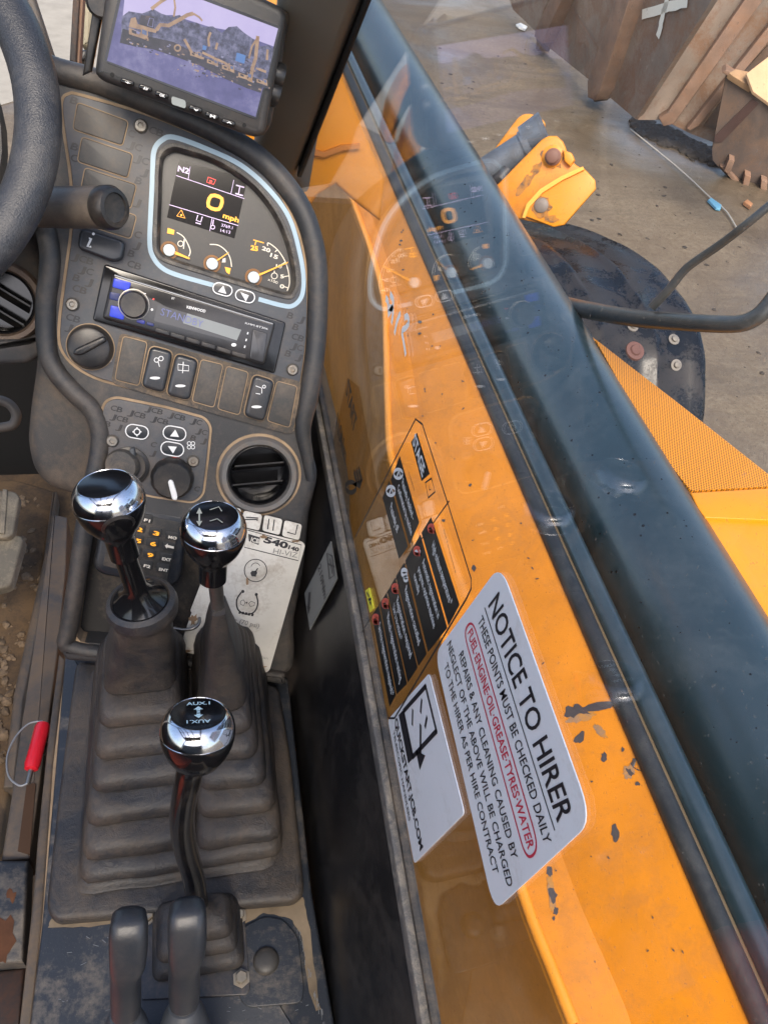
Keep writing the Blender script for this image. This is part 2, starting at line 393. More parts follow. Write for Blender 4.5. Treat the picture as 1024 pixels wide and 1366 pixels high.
# ------------------------------------------------------------------ ground
def ground_mat():
    m, t, p = nodes('yard_concrete'); co = t.nodes.new('ShaderNodeTexCoord').outputs['Object']
    a = noise(t, .55, 9, .62, co, .5); b = noise(t, 3.5, 9, .72, co, .9); c = noise(t, 26, 6, .7, co)
    base = ramp(t, a.outputs[0], [(.32, (.07, .052, .032)), (.5, (.125, .096, .062)), (.66, (.175, .14, .094))]).outputs[0]
    c2 = mixc(t, ramp(t, b.outputs[0], [(.35, .0), (.7, .75)]).outputs[0], base, (.20, .163, .11))
    c3 = mixc(t, ramp(t, c.outputs[0], [(.38, .75), (.6, 0)]).outputs[0], c2, (.105, .075, .047))
    mp = t.nodes.new('ShaderNodeMapping'); t.links.new(co, mp.inputs[0]); mp.inputs['Rotation'].default_value = (0, 0, .75); mp.inputs['Scale'].default_value = (.25, 2.6, 1)
    d = noise(t, 1.0, 7, .7, mp.outputs[0], .5); c3 = mixc(t, ramp(t, d.outputs[0], [(.50, 0), (.60, .55)]).outputs[0], c3, (.085, .065, .043))
    e = noise(t, 110, 3, .6, co); c3 = mixc(t, ramp(t, e.outputs[0], [(.60, 0), (.68, .6)]).outputs[0], c3, (.26, .22, .16))
    e2 = noise(t, 70, 3, .6, co); c3 = mixc(t, ramp(t, e2.outputs[0], [(.60, 0), (.67, .7)]).outputs[0], c3, (.04, .03, .022))
    t.links.new(c3, p.inputs['Base Color'])
    wet = ramp(t, a.outputs[0], [(.38, .3), (.56, .75)]); t.links.new(wet.outputs[0], p.inputs['Roughness'])
    bb = t.nodes.new('ShaderNodeBump'); bb.inputs['Strength'].default_value = .5; bb.inputs['Distance'].default_value = .02; t.links.new(b.outputs[0], bb.inputs['Height']); t.links.new(bb.outputs[0], p.inputs['Normal'])
    return m
bm = bmesh.new(); bmesh.ops.create_grid(bm, x_segments=8, y_segments=8, size=150)
tag(mk('ground', bm, ground_mat(), smooth=False), kind='structure')
PAVE = surf('pale_gritty_concrete', (.27, .25, .21), .9, dust=(.30, .28, .24), dust_amt=.6, dscale=9, fine=.3, bump=1, bscale=60)
g = Z(.004)
tag(px('pale_ground_sheet', g, [(-400, -300), (290, -330), (270, 60), (-200, 200)], -.003, 0, PAVE, smooth=False), kind='structure')  # paler sheet laid over the front-left part of the ground

# ------------------------------------------------------------------ skips
def skip():
    t = thing('waste_skip', 'large rusty brown steel skip with upright ribs and a white cross mark on its side', 'skip', ph(790, 112, 0))
    a, b = ph(683, 5, .18), ph(849, 160, .18); d = (b - a).normalized(); nn = V((d.y, -d.x, 0))
    if nn.y > 0: nn = -nn
    F = Fr(a, nn + V((0, 0, -.18)), d)
    # front plate in three bays
    for L in ([(640, -110), (755, -60), (713, 41), (684, 13)], [(755, -60), (842, -60), (786, 107), (721, 55)], [(846, -60), (1000, -80), (847, 159), (792, 112)]):
        px('side_plate', F, L, -.05, 0, RUST, t)
    for L in ([(752, -40), (766, -40), (722, 58), (712, 49), (713, 40)], [(840, -60), (858, -60), (800, 120), (792, 134), (783, 130), (783, 108)]):
        px('rib', F, L, -.02, .14, RUSTE, t, bev=.01)
        px('rib_foot', F, [(L[-1][0], L[-1][1]), (L[2][0], L[2][1]), (L[2][0] - 8, L[2][1] + 16), (L[-1][0] + 2, L[-1][1] + 14)], -.1, .04, RUSTD, t)
    ik = Ink(F, .012)
    for L in ([(760, 10), (800, 62)], ): ik.line([(763, 14), (795, 60)], 1.3)
    ik.build('weld_seam', RUSTE, t)
    # painted cross
    ik = Ink(F, .014)
    for (x0, y0, x1, y1) in ((856, 20, 916, 2), (889, -4, 877, 50)):
        L = []
        for k in range(9):
            f = k / 8; L.append((x0 + (x1 - x0) * f + random.uniform(-.9, .9), y0 + (y1 - y0) * f + random.uniform(-.9, .9)))
        ik.line(L, 5.5)
    ik.build('white_cross_mark', plain('white_marker_paint', (.75, .75, .66), .7), t)
    # side going away, with two ribs and a recessed panel
    e = F.hit(847, 159); e2 = ph(925, 178, .18)
    d2 = (e2 - V((e.x, e.y, e2.z))).normalized(); n2 = V((d2.y, -d2.x, 0))
    if n2.dot(CAM - e) < 0: n2 = -n2
    S = Fr(e, n2 + V((0, 0, -.05)), d2)
    px('side_plate', S, [(850, 160), (1000, -90), (1200, -90), (990, 205), (920, 178), (884, 160)], -.06, 0, RUST, t)
    for L in ([(878, 158), (890, 150), (1040, -70), (1060, -60), (898, 166), (884, 169)], [(915, 172), (925, 160), (1060, -10), (1075, -6), (932, 168), (920, 175)]):
        px('rib', S, L, -.02, .1, RUSTE, t, bev=.01)
    px('recessed_panel', S, [(938, 168), (980, 108), (1060, 20), (1120, 60), (1010, 190)], 0, .015, RUSTD, t)
    # floor runners under the body, in shadow
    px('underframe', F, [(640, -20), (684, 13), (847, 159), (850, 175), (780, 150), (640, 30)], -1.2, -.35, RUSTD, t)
    return t
skip()
def skip2():
    t = thing('rubbish_skip', 'dark rusty skip at the right edge holding cardboard', 'skip', ph(960, 220, 0))
    F = Fr(ph(950, 222, .05), (CAM - ph(950, 222, .05)) * V((1, 1, 0)) + V((1.5, 0, -.6)), (1, 0, 0))
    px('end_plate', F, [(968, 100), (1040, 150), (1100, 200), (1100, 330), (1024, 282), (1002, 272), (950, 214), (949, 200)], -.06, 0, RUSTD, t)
    px('rim', F, [(962, 97), (968, 93), (1030, 132), (1100, 180), (1100, 190), (1028, 141)], -.08, .05, RUSTE, t, bev=.01)
    for L in ([(972, 212), (979, 215), (972, 234), (965, 228)], [(993, 233), (1001, 236), (996, 254), (989, 250)], [(1015, 240), (1023, 243), (1020, 268), (1012, 264)]):
        px('foot_bracket', F, L, 0, .1, RUSTE, t, bev=.005)
    px('bottom_rail', F, [(960, 222), (966, 222), (1004, 262), (1030, 274), (1030, 282), (1000, 270)], 0, .05, RUSTE, t, bev=.005)
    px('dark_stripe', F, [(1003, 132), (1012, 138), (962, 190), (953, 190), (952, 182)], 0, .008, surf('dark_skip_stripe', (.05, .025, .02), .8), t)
    px('side_rim', F, [(962, 97), (968, 93), (1040, 50), (1060, 55), (1040, 72), (985, 97)], -.7, -.5, RUSTE, t)
    return t
skip2()
k = Fr(ph(985, 130, 1.0), (-.2, -.5, 1), (1, 0, 0))
tag(px('cardboard_sheet', k, [(995, 98), (1070, 40), (1110, 70), (1110, 200), (1004, 122)], -.02, 0, CARD, bev=.003), 'flat pale brown cardboard lying in the skip at the right edge', 'cardboard')
tag(px('cardboard_flap', k, [(972, 97), (981, 92), (1000, 96), (1009, 106), (1002, 117), (975, 100)], -.09, -.05, surf('creased_cardboard', (.33, .2, .1), .85), bev=.003), 'small darker cardboard flap folded against the skip rim', 'cardboard')
# yard litter
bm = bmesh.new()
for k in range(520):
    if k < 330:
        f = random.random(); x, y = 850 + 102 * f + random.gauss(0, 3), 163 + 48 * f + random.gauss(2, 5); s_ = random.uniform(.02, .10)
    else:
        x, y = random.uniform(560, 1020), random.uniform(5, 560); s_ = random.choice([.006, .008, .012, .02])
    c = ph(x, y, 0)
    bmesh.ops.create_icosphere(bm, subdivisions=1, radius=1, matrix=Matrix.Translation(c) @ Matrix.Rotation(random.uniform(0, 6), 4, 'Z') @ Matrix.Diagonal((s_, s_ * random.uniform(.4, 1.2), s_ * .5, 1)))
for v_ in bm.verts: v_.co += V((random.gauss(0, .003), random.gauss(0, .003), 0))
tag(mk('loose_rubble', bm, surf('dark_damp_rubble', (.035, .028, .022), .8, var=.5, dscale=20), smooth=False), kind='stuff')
def litter(name, L, z, h, m, label, cat): tag(px(name, Z(z), L, -h, 0, m, bev=h * .3), label, cat)
litter('plastic_strip', [(944, 266), (948, 263), (962, 273), (961, 278), (955, 277)], .03, .02, plain('sky_blue_plastic', (.14, .36, .5), .4), 'short blue plastic strip lying on the yard', 'litter')
litter('paper_scrap', [(688, 32), (694, 30), (703, 35), (700, 39), (692, 36)], .03, .02, plain('white_scrap', (.75, .75, .7), .6), 'small white paper scrap on the ground by the skip', 'litter')
litter('plank_scrap', [(992, 268), (996, 265), (1004, 271), (1001, 275)], .04, .03, plain('brown_scrap', (.35, .17, .08), .7), 'small brown wood scrap beside the right skip', 'litter')
tube_pts = [ph(840, 172, .02), ph(905, 225, .02), ph(945, 262, .02), ph(968, 282, .02), ph(985, 310, .02)]
tag(tube('wire', tube_pts, .006, plain('grey_wire', (.4, .38, .33), .5), n=6, sm=5), 'thin grey wire trailing over the yard below the skip', 'wire')

# ------------------------------------------------------------------ machine outside the side window
def angpt(a, d, y): return V((d * math.cos(R(a)), y, 2.4 - d * math.sin(R(a))))
bo = thing('lifting_boom', 'thick black satin boom tube running past the side window', 'boom', (1.09, 1, .6))
A0, DI = 51.15, 1.75; RB = DI * math.sin(R(5.33)); c0 = angpt(A0, DI, 0)
def lengthwise(name, prof, y0, y1, m, parent, n=12, closed=True, **kw):
    loops = []
    for i in range(n + 1):
        y = y0 + (y1 - y0) * i / n; loops.append([V((x, y, z)) for x, z in prof])
    bm = bmesh.new(); rr = [[bm.verts.new(p) for p in l] for l in loops]; N = len(prof)
    for a, b in zip(rr, rr[1:]):
        for i in range(N if closed else N - 1): bm.faces.new((a[i], a[(i + 1) % N], b[(i + 1) % N], b[i]))
    if closed: bm.faces.new(rr[0][::-1]); bm.faces.new(rr[-1])
    return mk(name, bm, m, parent, **kw)
def circ(cx, cz, r, n=40, a0=0, a1=360): return [(cx + r * math.cos(R(a0 + (a1 - a0) * i / n)), cz + r * math.sin(R(a0 + (a1 - a0) * i / n))) for i in range(n if a1 - a0 == 360 else n + 1)]
lengthwise('boom_tube', circ(c0.x, c0.z, RB, 64), -2.2, 12, BOOM, bo)
bd = angpt(56.35, 1.555, 0); lengthwise('edge_bead', circ(bd.x, bd.z, 1.555 * math.sin(R(.95)), 20), -2.2, 12, BOOM, bo)
s0 = angpt(57.93, 1.53, 0); lengthwise('edge_strip', circ(s0.x, s0.z, 1.53 * math.sin(R(.72)), 20), -2.2, 12, surf('matt_black_strip', (.012, .015, .018), .5, dust=(.12, .12, .11), dust_amt=.2), bo)
s2 = angpt(57.25, 1.535, 0); lengthwise('seal_line', circ(s2.x, s2.z, .006, 10), -2.2, 12, surf('brown_seal', (.10, .07, .035), .6), bo)
# droplets and grit on the tube
bm = bmesh.new()
for i in range(260):
    a = R(random.uniform(85, 215)); y = random.uniform(.1, 3.2); r = random.choice([.0015, .002, .002, .003, .0042])
    nrm = V((math.cos(a), 0, math.sin(a))); o = V((c0.x, y, c0.z)) + nrm * RB
    lathe_bm(bm, o, nrm, [(r, -.001), (r * .8, r * .16), (0, r * .22)], 7)
tag(mk('water_drops', bm, plain('dark_wet_drop', (.006, .007, .008), .08), bo), kind='stuff')

ch = thing('orange_side_body', 'bright orange bodywork between the cab window and the black boom', 'bodywork', (.6, 1, .3))
rg = angpt(68.5, 1.56, 0); oe = angpt(58.3, 1.52, 0)
# sheet from under the boom down to the folded ridge, then a drop on the cab side
# ridge, straight along the body then bending away at the front
RZ = Fr((0, 0, rg.z), (0, 0, 1), (1, 0, 0))
rl = [(765, 1366), (735, 1290), (700, 1200), (650, 1040), (600, 880), (560, 740), (530, 640), (520, 600), (517, 540), (515, 470), (512, 400), (495, 335), (475, 280), (455, 225), (448, 205)]
P = [RZ.hit(*q) for q in rl]
bm = bmesh.new(); P2 = smo([tuple(q) for q in P], 4, False)
tube_bm(bm, P2, .011, 10); mk('folded_ridge', bm, surf('ridge_paint', (.85, .33, .03), .35, var=.05), ch)
loops = []
for q in [V(P2[0]) + V((-.004, -2, 0)), V(P2[0])] + [V(q) for q in P2[1:-1]] + [V(P2[-1]), V(P2[-1]) + V((.02, 1.2, 0)), V(P2[-1]) + V((.02, 6, 0))]:
    q = V(q); e = min(.09, (oe.x - q.x) * .4)
    loops.append([V((oe.x + .08, q.y, oe.z - .10)), V((oe.x, q.y, oe.z - .012)), V((q.x + e, q.y, q.z + .0205)), V((q.x + .004, q.y, q.z + .004)), V((q.x + .004, q.y, q.z - .05)), V((oe.x + .08, q.y, oe.z - .16))])
loft('sloping_panel', loops, ORANGE2, ch, ang=20)
loops = []
for q in P2:
    q = V(q); loops.append([q + V((.0, 0, 0)), q + V((-.01, 0, -.02)), q + V((-.015, 0, -1.0)), q + V((.2, 0, -1.0)), q + V((.2, 0, -.02))])
loops.append([v + V((0, 6, 0)) for v in loops[-1]])
loft('lower_side_panel', loops, surf('shaded_side_paint', (.45, .175, .003), .35, dust=(.12, .075, .03), dust_amt=.4, dscale=3, fine=.2, scratch=.2, lo=.4, hi=.7), ch, ang=25)  # darker orange: shade and the black wall's reflection are put into the paint
# paint chips
def blotch(ik, x, y, rx, ry, ang=0, n=13, j=.35):
    L = []
    for k in range(n):
        a = 2 * math.pi * k / n; f = 1 + random.uniform(-j, j); dx, dy = rx * f * math.cos(a), ry * f * math.sin(a)
        L.append((x + dx * math.cos(ang) - dy * math.sin(ang), y + dx * math.sin(ang) + dy * math.cos(ang)))
    ik.h += 3e-5; ik.poly(L)
from mathutils.bvhtree import BVHTree
class OnMesh:                                       # marks laid on a curved or sloping surface, vertex by vertex
    def __init__(s, ob, lift=.0012):
        s.t = BVHTree.FromPolygons([v.co + wloc(ob) for v in ob.data.vertices], [tuple(p.vertices) for p in ob.data.polygons]); s.bm = bmesh.new(); s.h = lift
    def poly(s, L):
        q = []
        for x, y in L:
            r = ray(x, y); h = s.t.ray_cast(CAM, r)[0]
            if h is None: return
            q.append(h)
        f = s.bm.faces.new([s.bm.verts.new(p - (p - CAM).normalized() * s.h) for p in q]); f.normal_update()
    def build(s, name, m, parent):
        me = bpy.data.meshes.new(name); bmesh.ops.triangulate(s.bm, faces=s.bm.faces); s.bm.to_mesh(me); s.bm.free(); return link(name, me, m, parent, smooth=False)
sp_ = [o for o in ch.children if o.name.startswith('sloping_panel')]
sp_ = sp_[0] if sp_ else bpy.data.objects['sloping_panel']
ik = OnMesh(sp_)
for (x, y, rx, ry, a) in ((733, 1163, 4, 8, 0), (737, 1195, 5, 12, -.2), (741, 1215, 4, 5, 0), (738, 1225, 2, 3, 0), (793, 943, 26, 5, -.15), (760, 950, 9, 8, .6), (774, 947, 12, 5, .4), (812, 940, 9, 4, 0), (773, 985, 6, 9, .5), (805, 1010, 4, 6, 0), (820, 1110, 5, 11, 0), (840, 1030, 7, 3, .7), (850, 1020, 9, 7, .7), (716, 1328, 3, 6, 0), (631, 758, 3, 4, 0), (850, 1045, 3, 3, 0), (830, 1000, 2, 3, 0)):
    blotch(ik, x, y, rx, ry, a)
for k in range(70):
    y = random.uniform(200, 1360); x0 = 520 + max(0, y - 600) * .31; x1 = 577 + .42 * (y - 380)
    x = random.uniform(x0 + 12, max(x0 + 20, x1 - 8)); blotch(ik, x, y, random.choice([.8, 1, 1.6, 2.2]), random.choice([.8, 1.2, 2.4]), random.uniform(0, 3), 7, .4)
tag(ik.build('paint_chips', surf('bare_scuffed_metal', (.06, .05, .05), .5), ch), kind='stuff')
ik = OnMesh(sp_, .0009)
for (x, y, rx, ry, a) in ((775, 956, 20, 7, -.2), (800, 975, 12, 5, .8), (838, 1030, 8, 10, .3), (735, 1190, 5, 26, -.1)): blotch(ik, x, y, rx, ry, a, 26, .25); ik.h += 5e-5
tag(ik.build('grey_scuffs', surf('scuffed_paint', (.45, .20, .03), .6, dust=(.22, .16, .12), dust_amt=.75, dscale=26, fine=.5, lo=.42, hi=.58), ch), kind='stuff')

# orange frame beyond the pillar (front of the machine)
fc = thing('front_chassis', 'orange painted chassis nose showing behind the grey pillar and monitor', 'chassis', rel(.1, 1.9, -1.2))
F1 = Fr(rel(0, 1.45, -.6), (0, -1, .25), (1, 0, 0))
px('nose_panel', F1, [(300, 160), (345, 60), (342, -60), (405, -60), (450, 85), (484, 170), (514, 240), (508, 296), (474, 270), (448, 246), (425, 260), (398, 300), (345, 215)], -.03, 0, ORANGE, fc, bev=.008)
px('seam_lip', F1, [(384, 208), (410, 196), (432, 203), (455, 194), (480, 192), (480, 198), (455, 201), (432, 210), (408, 204), (386, 216)], 0, .01, surf('brown_orange_lip', (.5, .17, .02), .4), fc)
# unseen orange plates ahead of the windscreen, shaped for the side window's reflection
def mir(L, y):
    out = []
    for (x, yy) in L:
        r = ray(x, yy); k = y / r.y; out.append((2 * GX - r.x * k, r.z * k))
    return out
gq = Fr(rel(0, 1.15, 0), (0, -1, 0), (1, 0, 0))
gd = thing('unseen_orange_part', 'orange curved plates hidden behind the monitor, shaped for the window reflection', 'reflected plates', rel(-.3, 1.75, -1))
for L in ([(508, 190), (520, 135), (540, 100), (560, 86), (578, 96), (560, 100), (545, 122), (530, 170), (524, 196)], [(522, 262), (532, 205), (555, 145), (578, 118), (600, 112), (592, 130), (572, 162), (558, 212), (556, 262)], [(562, 262), (572, 205), (588, 158), (602, 160), (594, 200), (586, 232), (580, 262)]):
    prism('mirrored_plate', gq, rnd(mir(L, 1.15), .02), -.03, 0, ORANGE, gd, bev=.006)

# boom head bracket with ram
F2 = Fr(dep(720, 230, 3.5), (CAM - dep(720, 230, 3.5)) + V((-.6, 0, .3)), (1, 0, 0))
br = thing('pivot_bracket', 'bright orange pivot bracket with grey ram and round pins beyond the boom', 'bracket', F2.hit(720, 290, -.2))
px('side_plate', F2, [(640, 225), (657, 201), (680, 170), (690, 157), (697, 152), (707, 151), (722, 158), (727, 164), (720, 185), (660, 250)], -.26, -.22, ORANGE, br, bev=.008, sm=0, r=.03)
px('side_plate', F2, [(655, 262), (661, 248), (722, 186), (731, 181), (742, 181), (750, 188), (754, 197), (756, 209), (768, 220), (778, 226), (793, 240), (794, 252), (752, 300), (720, 298), (690, 292)], -.03, 0, ORANGE2, br, bev=.008)
px('folded_flange', F2, [(698, 288), (704, 274), (722, 254), (748, 238), (778, 224), (793, 240), (794, 252), (752, 300), (738, 303)], -.02, .02, ORANGE, br, bev=.006)
px('flange_edge', F2, [(696, 290), (702, 272), (720, 252), (748, 235), (777, 222), (779, 226), (750, 240), (723, 257), (706, 276), (700, 291)], 0, .035, plain('orange_edge', (.9, .38, .05), .4), br)
px('small_lug', F2, [(751, 200), (762, 204), (766, 213), (760, 222), (752, 215)], -.02, .03, ORANGE, br, bev=.006)
def pin(fr, x, y, rp, h, m, parent, name='pin', depth=3.5):
    c = fr.hit(x, y, h); r = rp * (c - CAM).length / FP / 1.05
    return lathe(name, c, fr.n, [(r * 1.25, -.02), (r * 1.25, 0), (r, .004), (r, h * .3 + .012), (r * .8, h * .3 + .016), (0, h * .3 + .016)], m, parent, 20)
pin(F2, 736, 209, 11, .0, ORANGE, br, 'pin_boss'); pin(F2, 737, 209, 8, .03, surf('rusty_pin', (.16, .07, .045), .6), br)
pin(F2, 722, 274, 9, .012, surf('grey_bolt', (.16, .13, .11), .5), br, 'bolt')
gk = Ink(F2, .0225)
for x, y, a_, b_ in ((722, 276, 13, 13), (735, 292, 9, 5)): blotch(gk, x, y, a_, b_, 0, 20, .25); gk.h += .0003
tag(gk.build('grease_stains', surf('old_grease', (.10, .05, .02), .5, dust=(.5, .2, .02), dust_amt=.7, dscale=30, lo=.4, hi=.55), br), kind='stuff')
gk = Ink(F2, .0012)
for x, y, a_, b_ in ((737, 211, 15, 14), (700, 245, 6, 16), (715, 225, 5, 10), (760, 214, 5, 4)): blotch(gk, x, y, a_, b_, .6, 20, .3); gk.h += .0003
tag(gk.build('grease_stains', bpy.data.materials['old_grease'], br), kind='stuff')
a, b = F2.hit(630, 240, -.1), F2.hit(698, 196, -.1)
tube('ram_barrel', [a, b], .064, HOSE, br, 20); tube('ram_collar', [b, F2.hit(706, 191, -.1)], .071, HOSE, br, 20)
tube('ram_eye', [F2.hit(697, 187, -.1), F2.hit(726, 171, -.1)], [.061, .076], HOSE, br, 20)
tube('ram_hose', [F2.hit(655, 246, -.05), F2.hit(668, 237, -.03), F2.hit(676, 228, -.05)], .03, surf('hose_rubber', (.03, .03, .035), .5), br, 12)

# fender over the front wheel
FX = 1.9; SE = Fr((FX, 0, 0), (-1, 0, 0), (0, -1, 0))
fe = thing('wheel_fender', 'black wet plastic fender with bolts over the wheel beyond the boom', 'fender', (1.7, 2.5, .4))
edge = [(655, 285), (691, 288), (722, 289), (754, 300), (790, 311), (817, 323), (843, 335), (865, 349), (882, 363), (896, 380), (911, 398), (922, 416), (931, 436), (936, 455), (940, 478), (940, 502), (940, 530), (938, 556), (932, 600), (925, 650)]
E3 = [SE.hit(*q) for q in edge]; E3 = [V(q) for q in smo([tuple(p) for p in E3], 3, False)]
cy_, cz_ = sum(p.y for p in E3) / len(E3), min(p.z for p in E3) - .1
W = [(0, -.05), (0, 0), (-.035, .018), (-.07, .006), (-.19, .0), (-.205, .014), (-.22, .014), (-.235, 0), (-.40, 0), (-.415, .016), (-.44, .016), (-.455, 0), (-.55, -.01), (-.62, -.04)]
loops = []
for p in E3:
    d = V((0, p.y - cy_, p.z - cz_)).normalized(); loops.append([p + V((dx, 0, 0)) + d * dz for dx, dz in W])
bm = bmesh.new(); rr = [[bm.verts.new(q) for q in l] for l in loops]
for a, b in zip(rr, rr[1:]):
    for i in range(len(W) - 1): bm.faces.new((a[i], a[i + 1], b[i + 1], b[i]))
bmesh.ops.solidify(bm, geom=list(bm.faces), thickness=.008)
mk('fender_shell', bm, FEND, fe, ang=60)
def onf(x, y):                                      # point on the fender at a pixel, by a ray
    best = None; r = ray(x, y)
    from mathutils.geometry import intersect_ray_tri
    for a, b in zip(loops, loops[1:]):
        for i in range(len(W) - 1):
            for tri in ((a[i], a[i + 1], b[i + 1]), (a[i], b[i + 1], b[i])):
                h = intersect_ray_tri(*tri, r, CAM, True)
                if h is not None and (best is None or (h - CAM).length < best[0]):
                    nn = (tri[1] - tri[0]).cross(tri[2] - tri[0]).normalized(); nn = nn if nn.dot(CAM - h) > 0 else -nn
                    best = ((h - CAM).length, h, nn)
    return best and best[1:]
for (x, y) in ((843, 436), (898, 453), (901, 487)):
    q = onf(x, y)
    if q:
        lathe('bolt', q[0], q[1], [(.022, -.01), (.022, .003), (.012, .004), (.012, .012), (.008, .015), (0, .015)], plain('pale_bolt', (.16, .145, .125), .55), fe, 14)
q = onf(846, 468)
if q: lathe('rusty_boss', q[0], q[1], [(.04, -.01), (.036, .005), (.022, .006), (.018, .012), (0, .012)], surf('rusted_boss', (.11, .05, .04), .7), fe, 16)
wy = sum(p.y for p in E3) / len(E3)
wh = thing('road_wheel', 'dark tyre standing under the black fender beyond the boom', 'wheel', (1.6, 2.9, 0))
ww, rr_ = .2, .44
lathe('tyre', (1.62, 2.75, .46), (1, 0, 0), [(.3, -ww * .8), (rr_ * .9, -ww), (rr_, -ww * .8), (rr_ + .02, 0), (rr_, ww * .8), (rr_ * .9, ww), (.3, ww * .8)], TYRE, wh, 48)
lathe('rim', (1.62, 2.75, .46), (1, 0, 0), [(0, -ww * .4), (.28, -ww * .5), (.31, -ww * .85), (.31, ww * .85), (.28, ww * .5), (0, ww * .4)], ORANGE2, wh, 32)

# orange bonnet with perforated grille, right of the boom
BZ = Z(2.4 - 1.22)
bn = thing('engine_cover', 'orange engine cover with a fine perforated grille at the right', 'engine cover', BZ.hit(960, 700))
px('cover_panel', BZ, [(780, 441), (905, 536), (1028, 633), (1180, 760), (1180, 1100), (1000, 900), (880, 640)], -.5, -.012, ORANGE, bn, bev=.01)
px('grille_mesh', BZ, [(793, 452), (905, 539), (1027, 636), (1040, 648), (921, 655), (870, 590)], -.012, -.004, None, bn, r=.01)
GM, t, p = nodes('perforated_orange'); co = t.nodes.new('ShaderNodeTexCoord').outputs['Object']
mp = t.nodes.new('ShaderNodeMapping'); t.links.new(co, mp.inputs[0]); mp.inputs['Rotation'].default_value = (0, 0, .4)
vo = t.nodes.new('ShaderNodeTexVoronoi'); vo.inputs['Scale'].default_value = 150; vo.inputs['Randomness'].default_value = 0; vo.voronoi_dimensions = '2D'; t.links.new(mp.outputs[0], vo.inputs['Vector'])
rm = ramp(t, vo.outputs['Distance'], [(.30, 0), (.42, 1)]); t.links.new(mixc(t, rm.outputs[0], (.14, .05, .004), (.66, .25, .005)), p.inputs['Base Color']); p.inputs['Roughness'].default_value = .4
bpy.data.objects['grille_mesh'].data.materials.clear(); bpy.data.objects['grille_mesh'].data.materials.append(GM)
px('cover_step', BZ, [(921, 657), (1040, 650), (1180, 640), (1180, 700), (940, 690), (930, 676)], -.012, -.002, ORANGE, bn, bev=.003)

# mirror arm
ma = thing('mirror_arm', 'dark bent tubular mirror arm crossing over the fender', 'mirror arm', dep(900, 430, 1.812) - V((0, 0, .02)))
mt_ = [(735, 404, 2.75), (766, 410, 2.55), (790, 415, 2.4), (850, 425, 2.15), (900, 429, 1.98), (950, 432, 1.86), (985, 432, 1.79), (1005, 425, 1.76), (1022, 410, 1.74), (1050, 372, 1.71)]
mt_ = smo([(x / 1000, y / 1000, d) for x, y, d in mt_], 5, False)
tube('main_tube', [dep(x * 1000, y * 1000, d) for x, y, d in mt_], [11.5 * d / FP for x, y, d in mt_], ARM, ma, 20)
st_ = [(869, 410, 2.06), (890, 388, 2.02), (910, 363, 1.98), (925, 350, 1.95), (960, 326, 1.88), (1000, 295, 1.8), (1060, 245, 1.74)]
st_ = smo([(x / 1000, y / 1000, d) for x, y, d in st_], 5, False)
tube('stay_rod', [dep(x * 1000, y * 1000, d) for x, y, d in st_], [5.8 * d / FP for x, y, d in st_], ARM, ma, 14)
lw = [dep(x, y, 1.3) for x, y in ((878, 520), (880, 470), (882, 400), (890, 350), (915, 315), (935, 303))]

# things ahead of the windscreen, top left
ff = thing('windscreen_frame', 'rusty brown lower windscreen frame in the top left corner', 'frame', rel(-.15, .98, -.42))
FW = Fr(rel(0, 1.0, -.3), (0, -1, .5), (1, 0, 0))
px('frame_side', FW, [(20, -40), (34, -40), (72, 76), (66, 86)], -.02, 0, RAIL, ff, bev=.003)
px('frame_sill', FW, [(60, 74), (75, 77), (112, 88), (150, 103), (150, 112), (108, 98), (62, 86)], -.03, 0, RAIL, ff, bev=.004)
po = thing('guard_post', 'dark rusty upright post seen left of the monitor', 'post', FW.hit(97, 82, -.2))
px('post_bar', FW, [(99, -30), (108, -30), (102, 85), (93, 80)], -.2, -.17, surf('rusty_black_bar', (.02, .016, .014), .6, dust=(.2, .1, .05), dust_amt=.5, dscale=20), po, bev=.002)
px('post_flange', FW, [(108, -30), (113, -30), (106, 87), (101, 85)], -.2, -.175, RUSTE, po, bev=.001)
fp = thing('front_strut', 'pale cream strut in front of the windscreen beside the monitor', 'strut', FW.hit(118, 70, -.3))
px('strut_body', FW, [(113, -40), (128, -40), (122, 58), (117, 64), (109, 60)], -.35, -.3, surf('cream_strut', (.34, .30, .20), .6, dust=(.2, .15, .1), dust_amt=.5), fp, bev=.008)
px('strut_foot', FW, [(108, 66), (118, 66), (116, 82), (106, 80)], -.35, -.27, BLKS, fp, bev=.004)
px('side_rod', FW, [(128, -30), (134, -30), (124, 70), (119, 66)], -.4, -.36, surf('grey_rod', (.25, .27, .3), .4), fp, bev=.004)

# ------------------------------------------------------------------ cab shell
tag(prism('cab_floor', Z(2.4 - 1.27), [(-.95, -.75), (GX, -.75), (GX, 1.34), (-.95, 1.34)], -.04, 0, FLOOR), kind='structure')
fw = Fr(rel(0, 1.32, -.9), (0, -1, 0), (1, 0, 0))
tag(prism('cab_bulkhead', fw, [(-1.2, -.5), (.1, -.5), (.1, .28), (-1.2, .28)], -.02, 0, VOID), kind='structure')
cf = thing('cab_frame', 'black cab frame with roof bars above the window glass', 'cab frame', rel(-.3, 0, -.6))
for (x0, y0, x1, y1, z0, z1) in ((GX - .01, -.75, GX + .03, -.69, -.6, .5), (-.95, -.75, -.9, -.69, -1.2, .5), (-.95, .9, -.9, .96, -1.2, .5)):
    prism('post', Z(2.4 + z0), [(x0, y0), (x1, y0), (x1, y1), (x0, y1)], 0, z1 - z0, BLKS, cf, bev=.004)
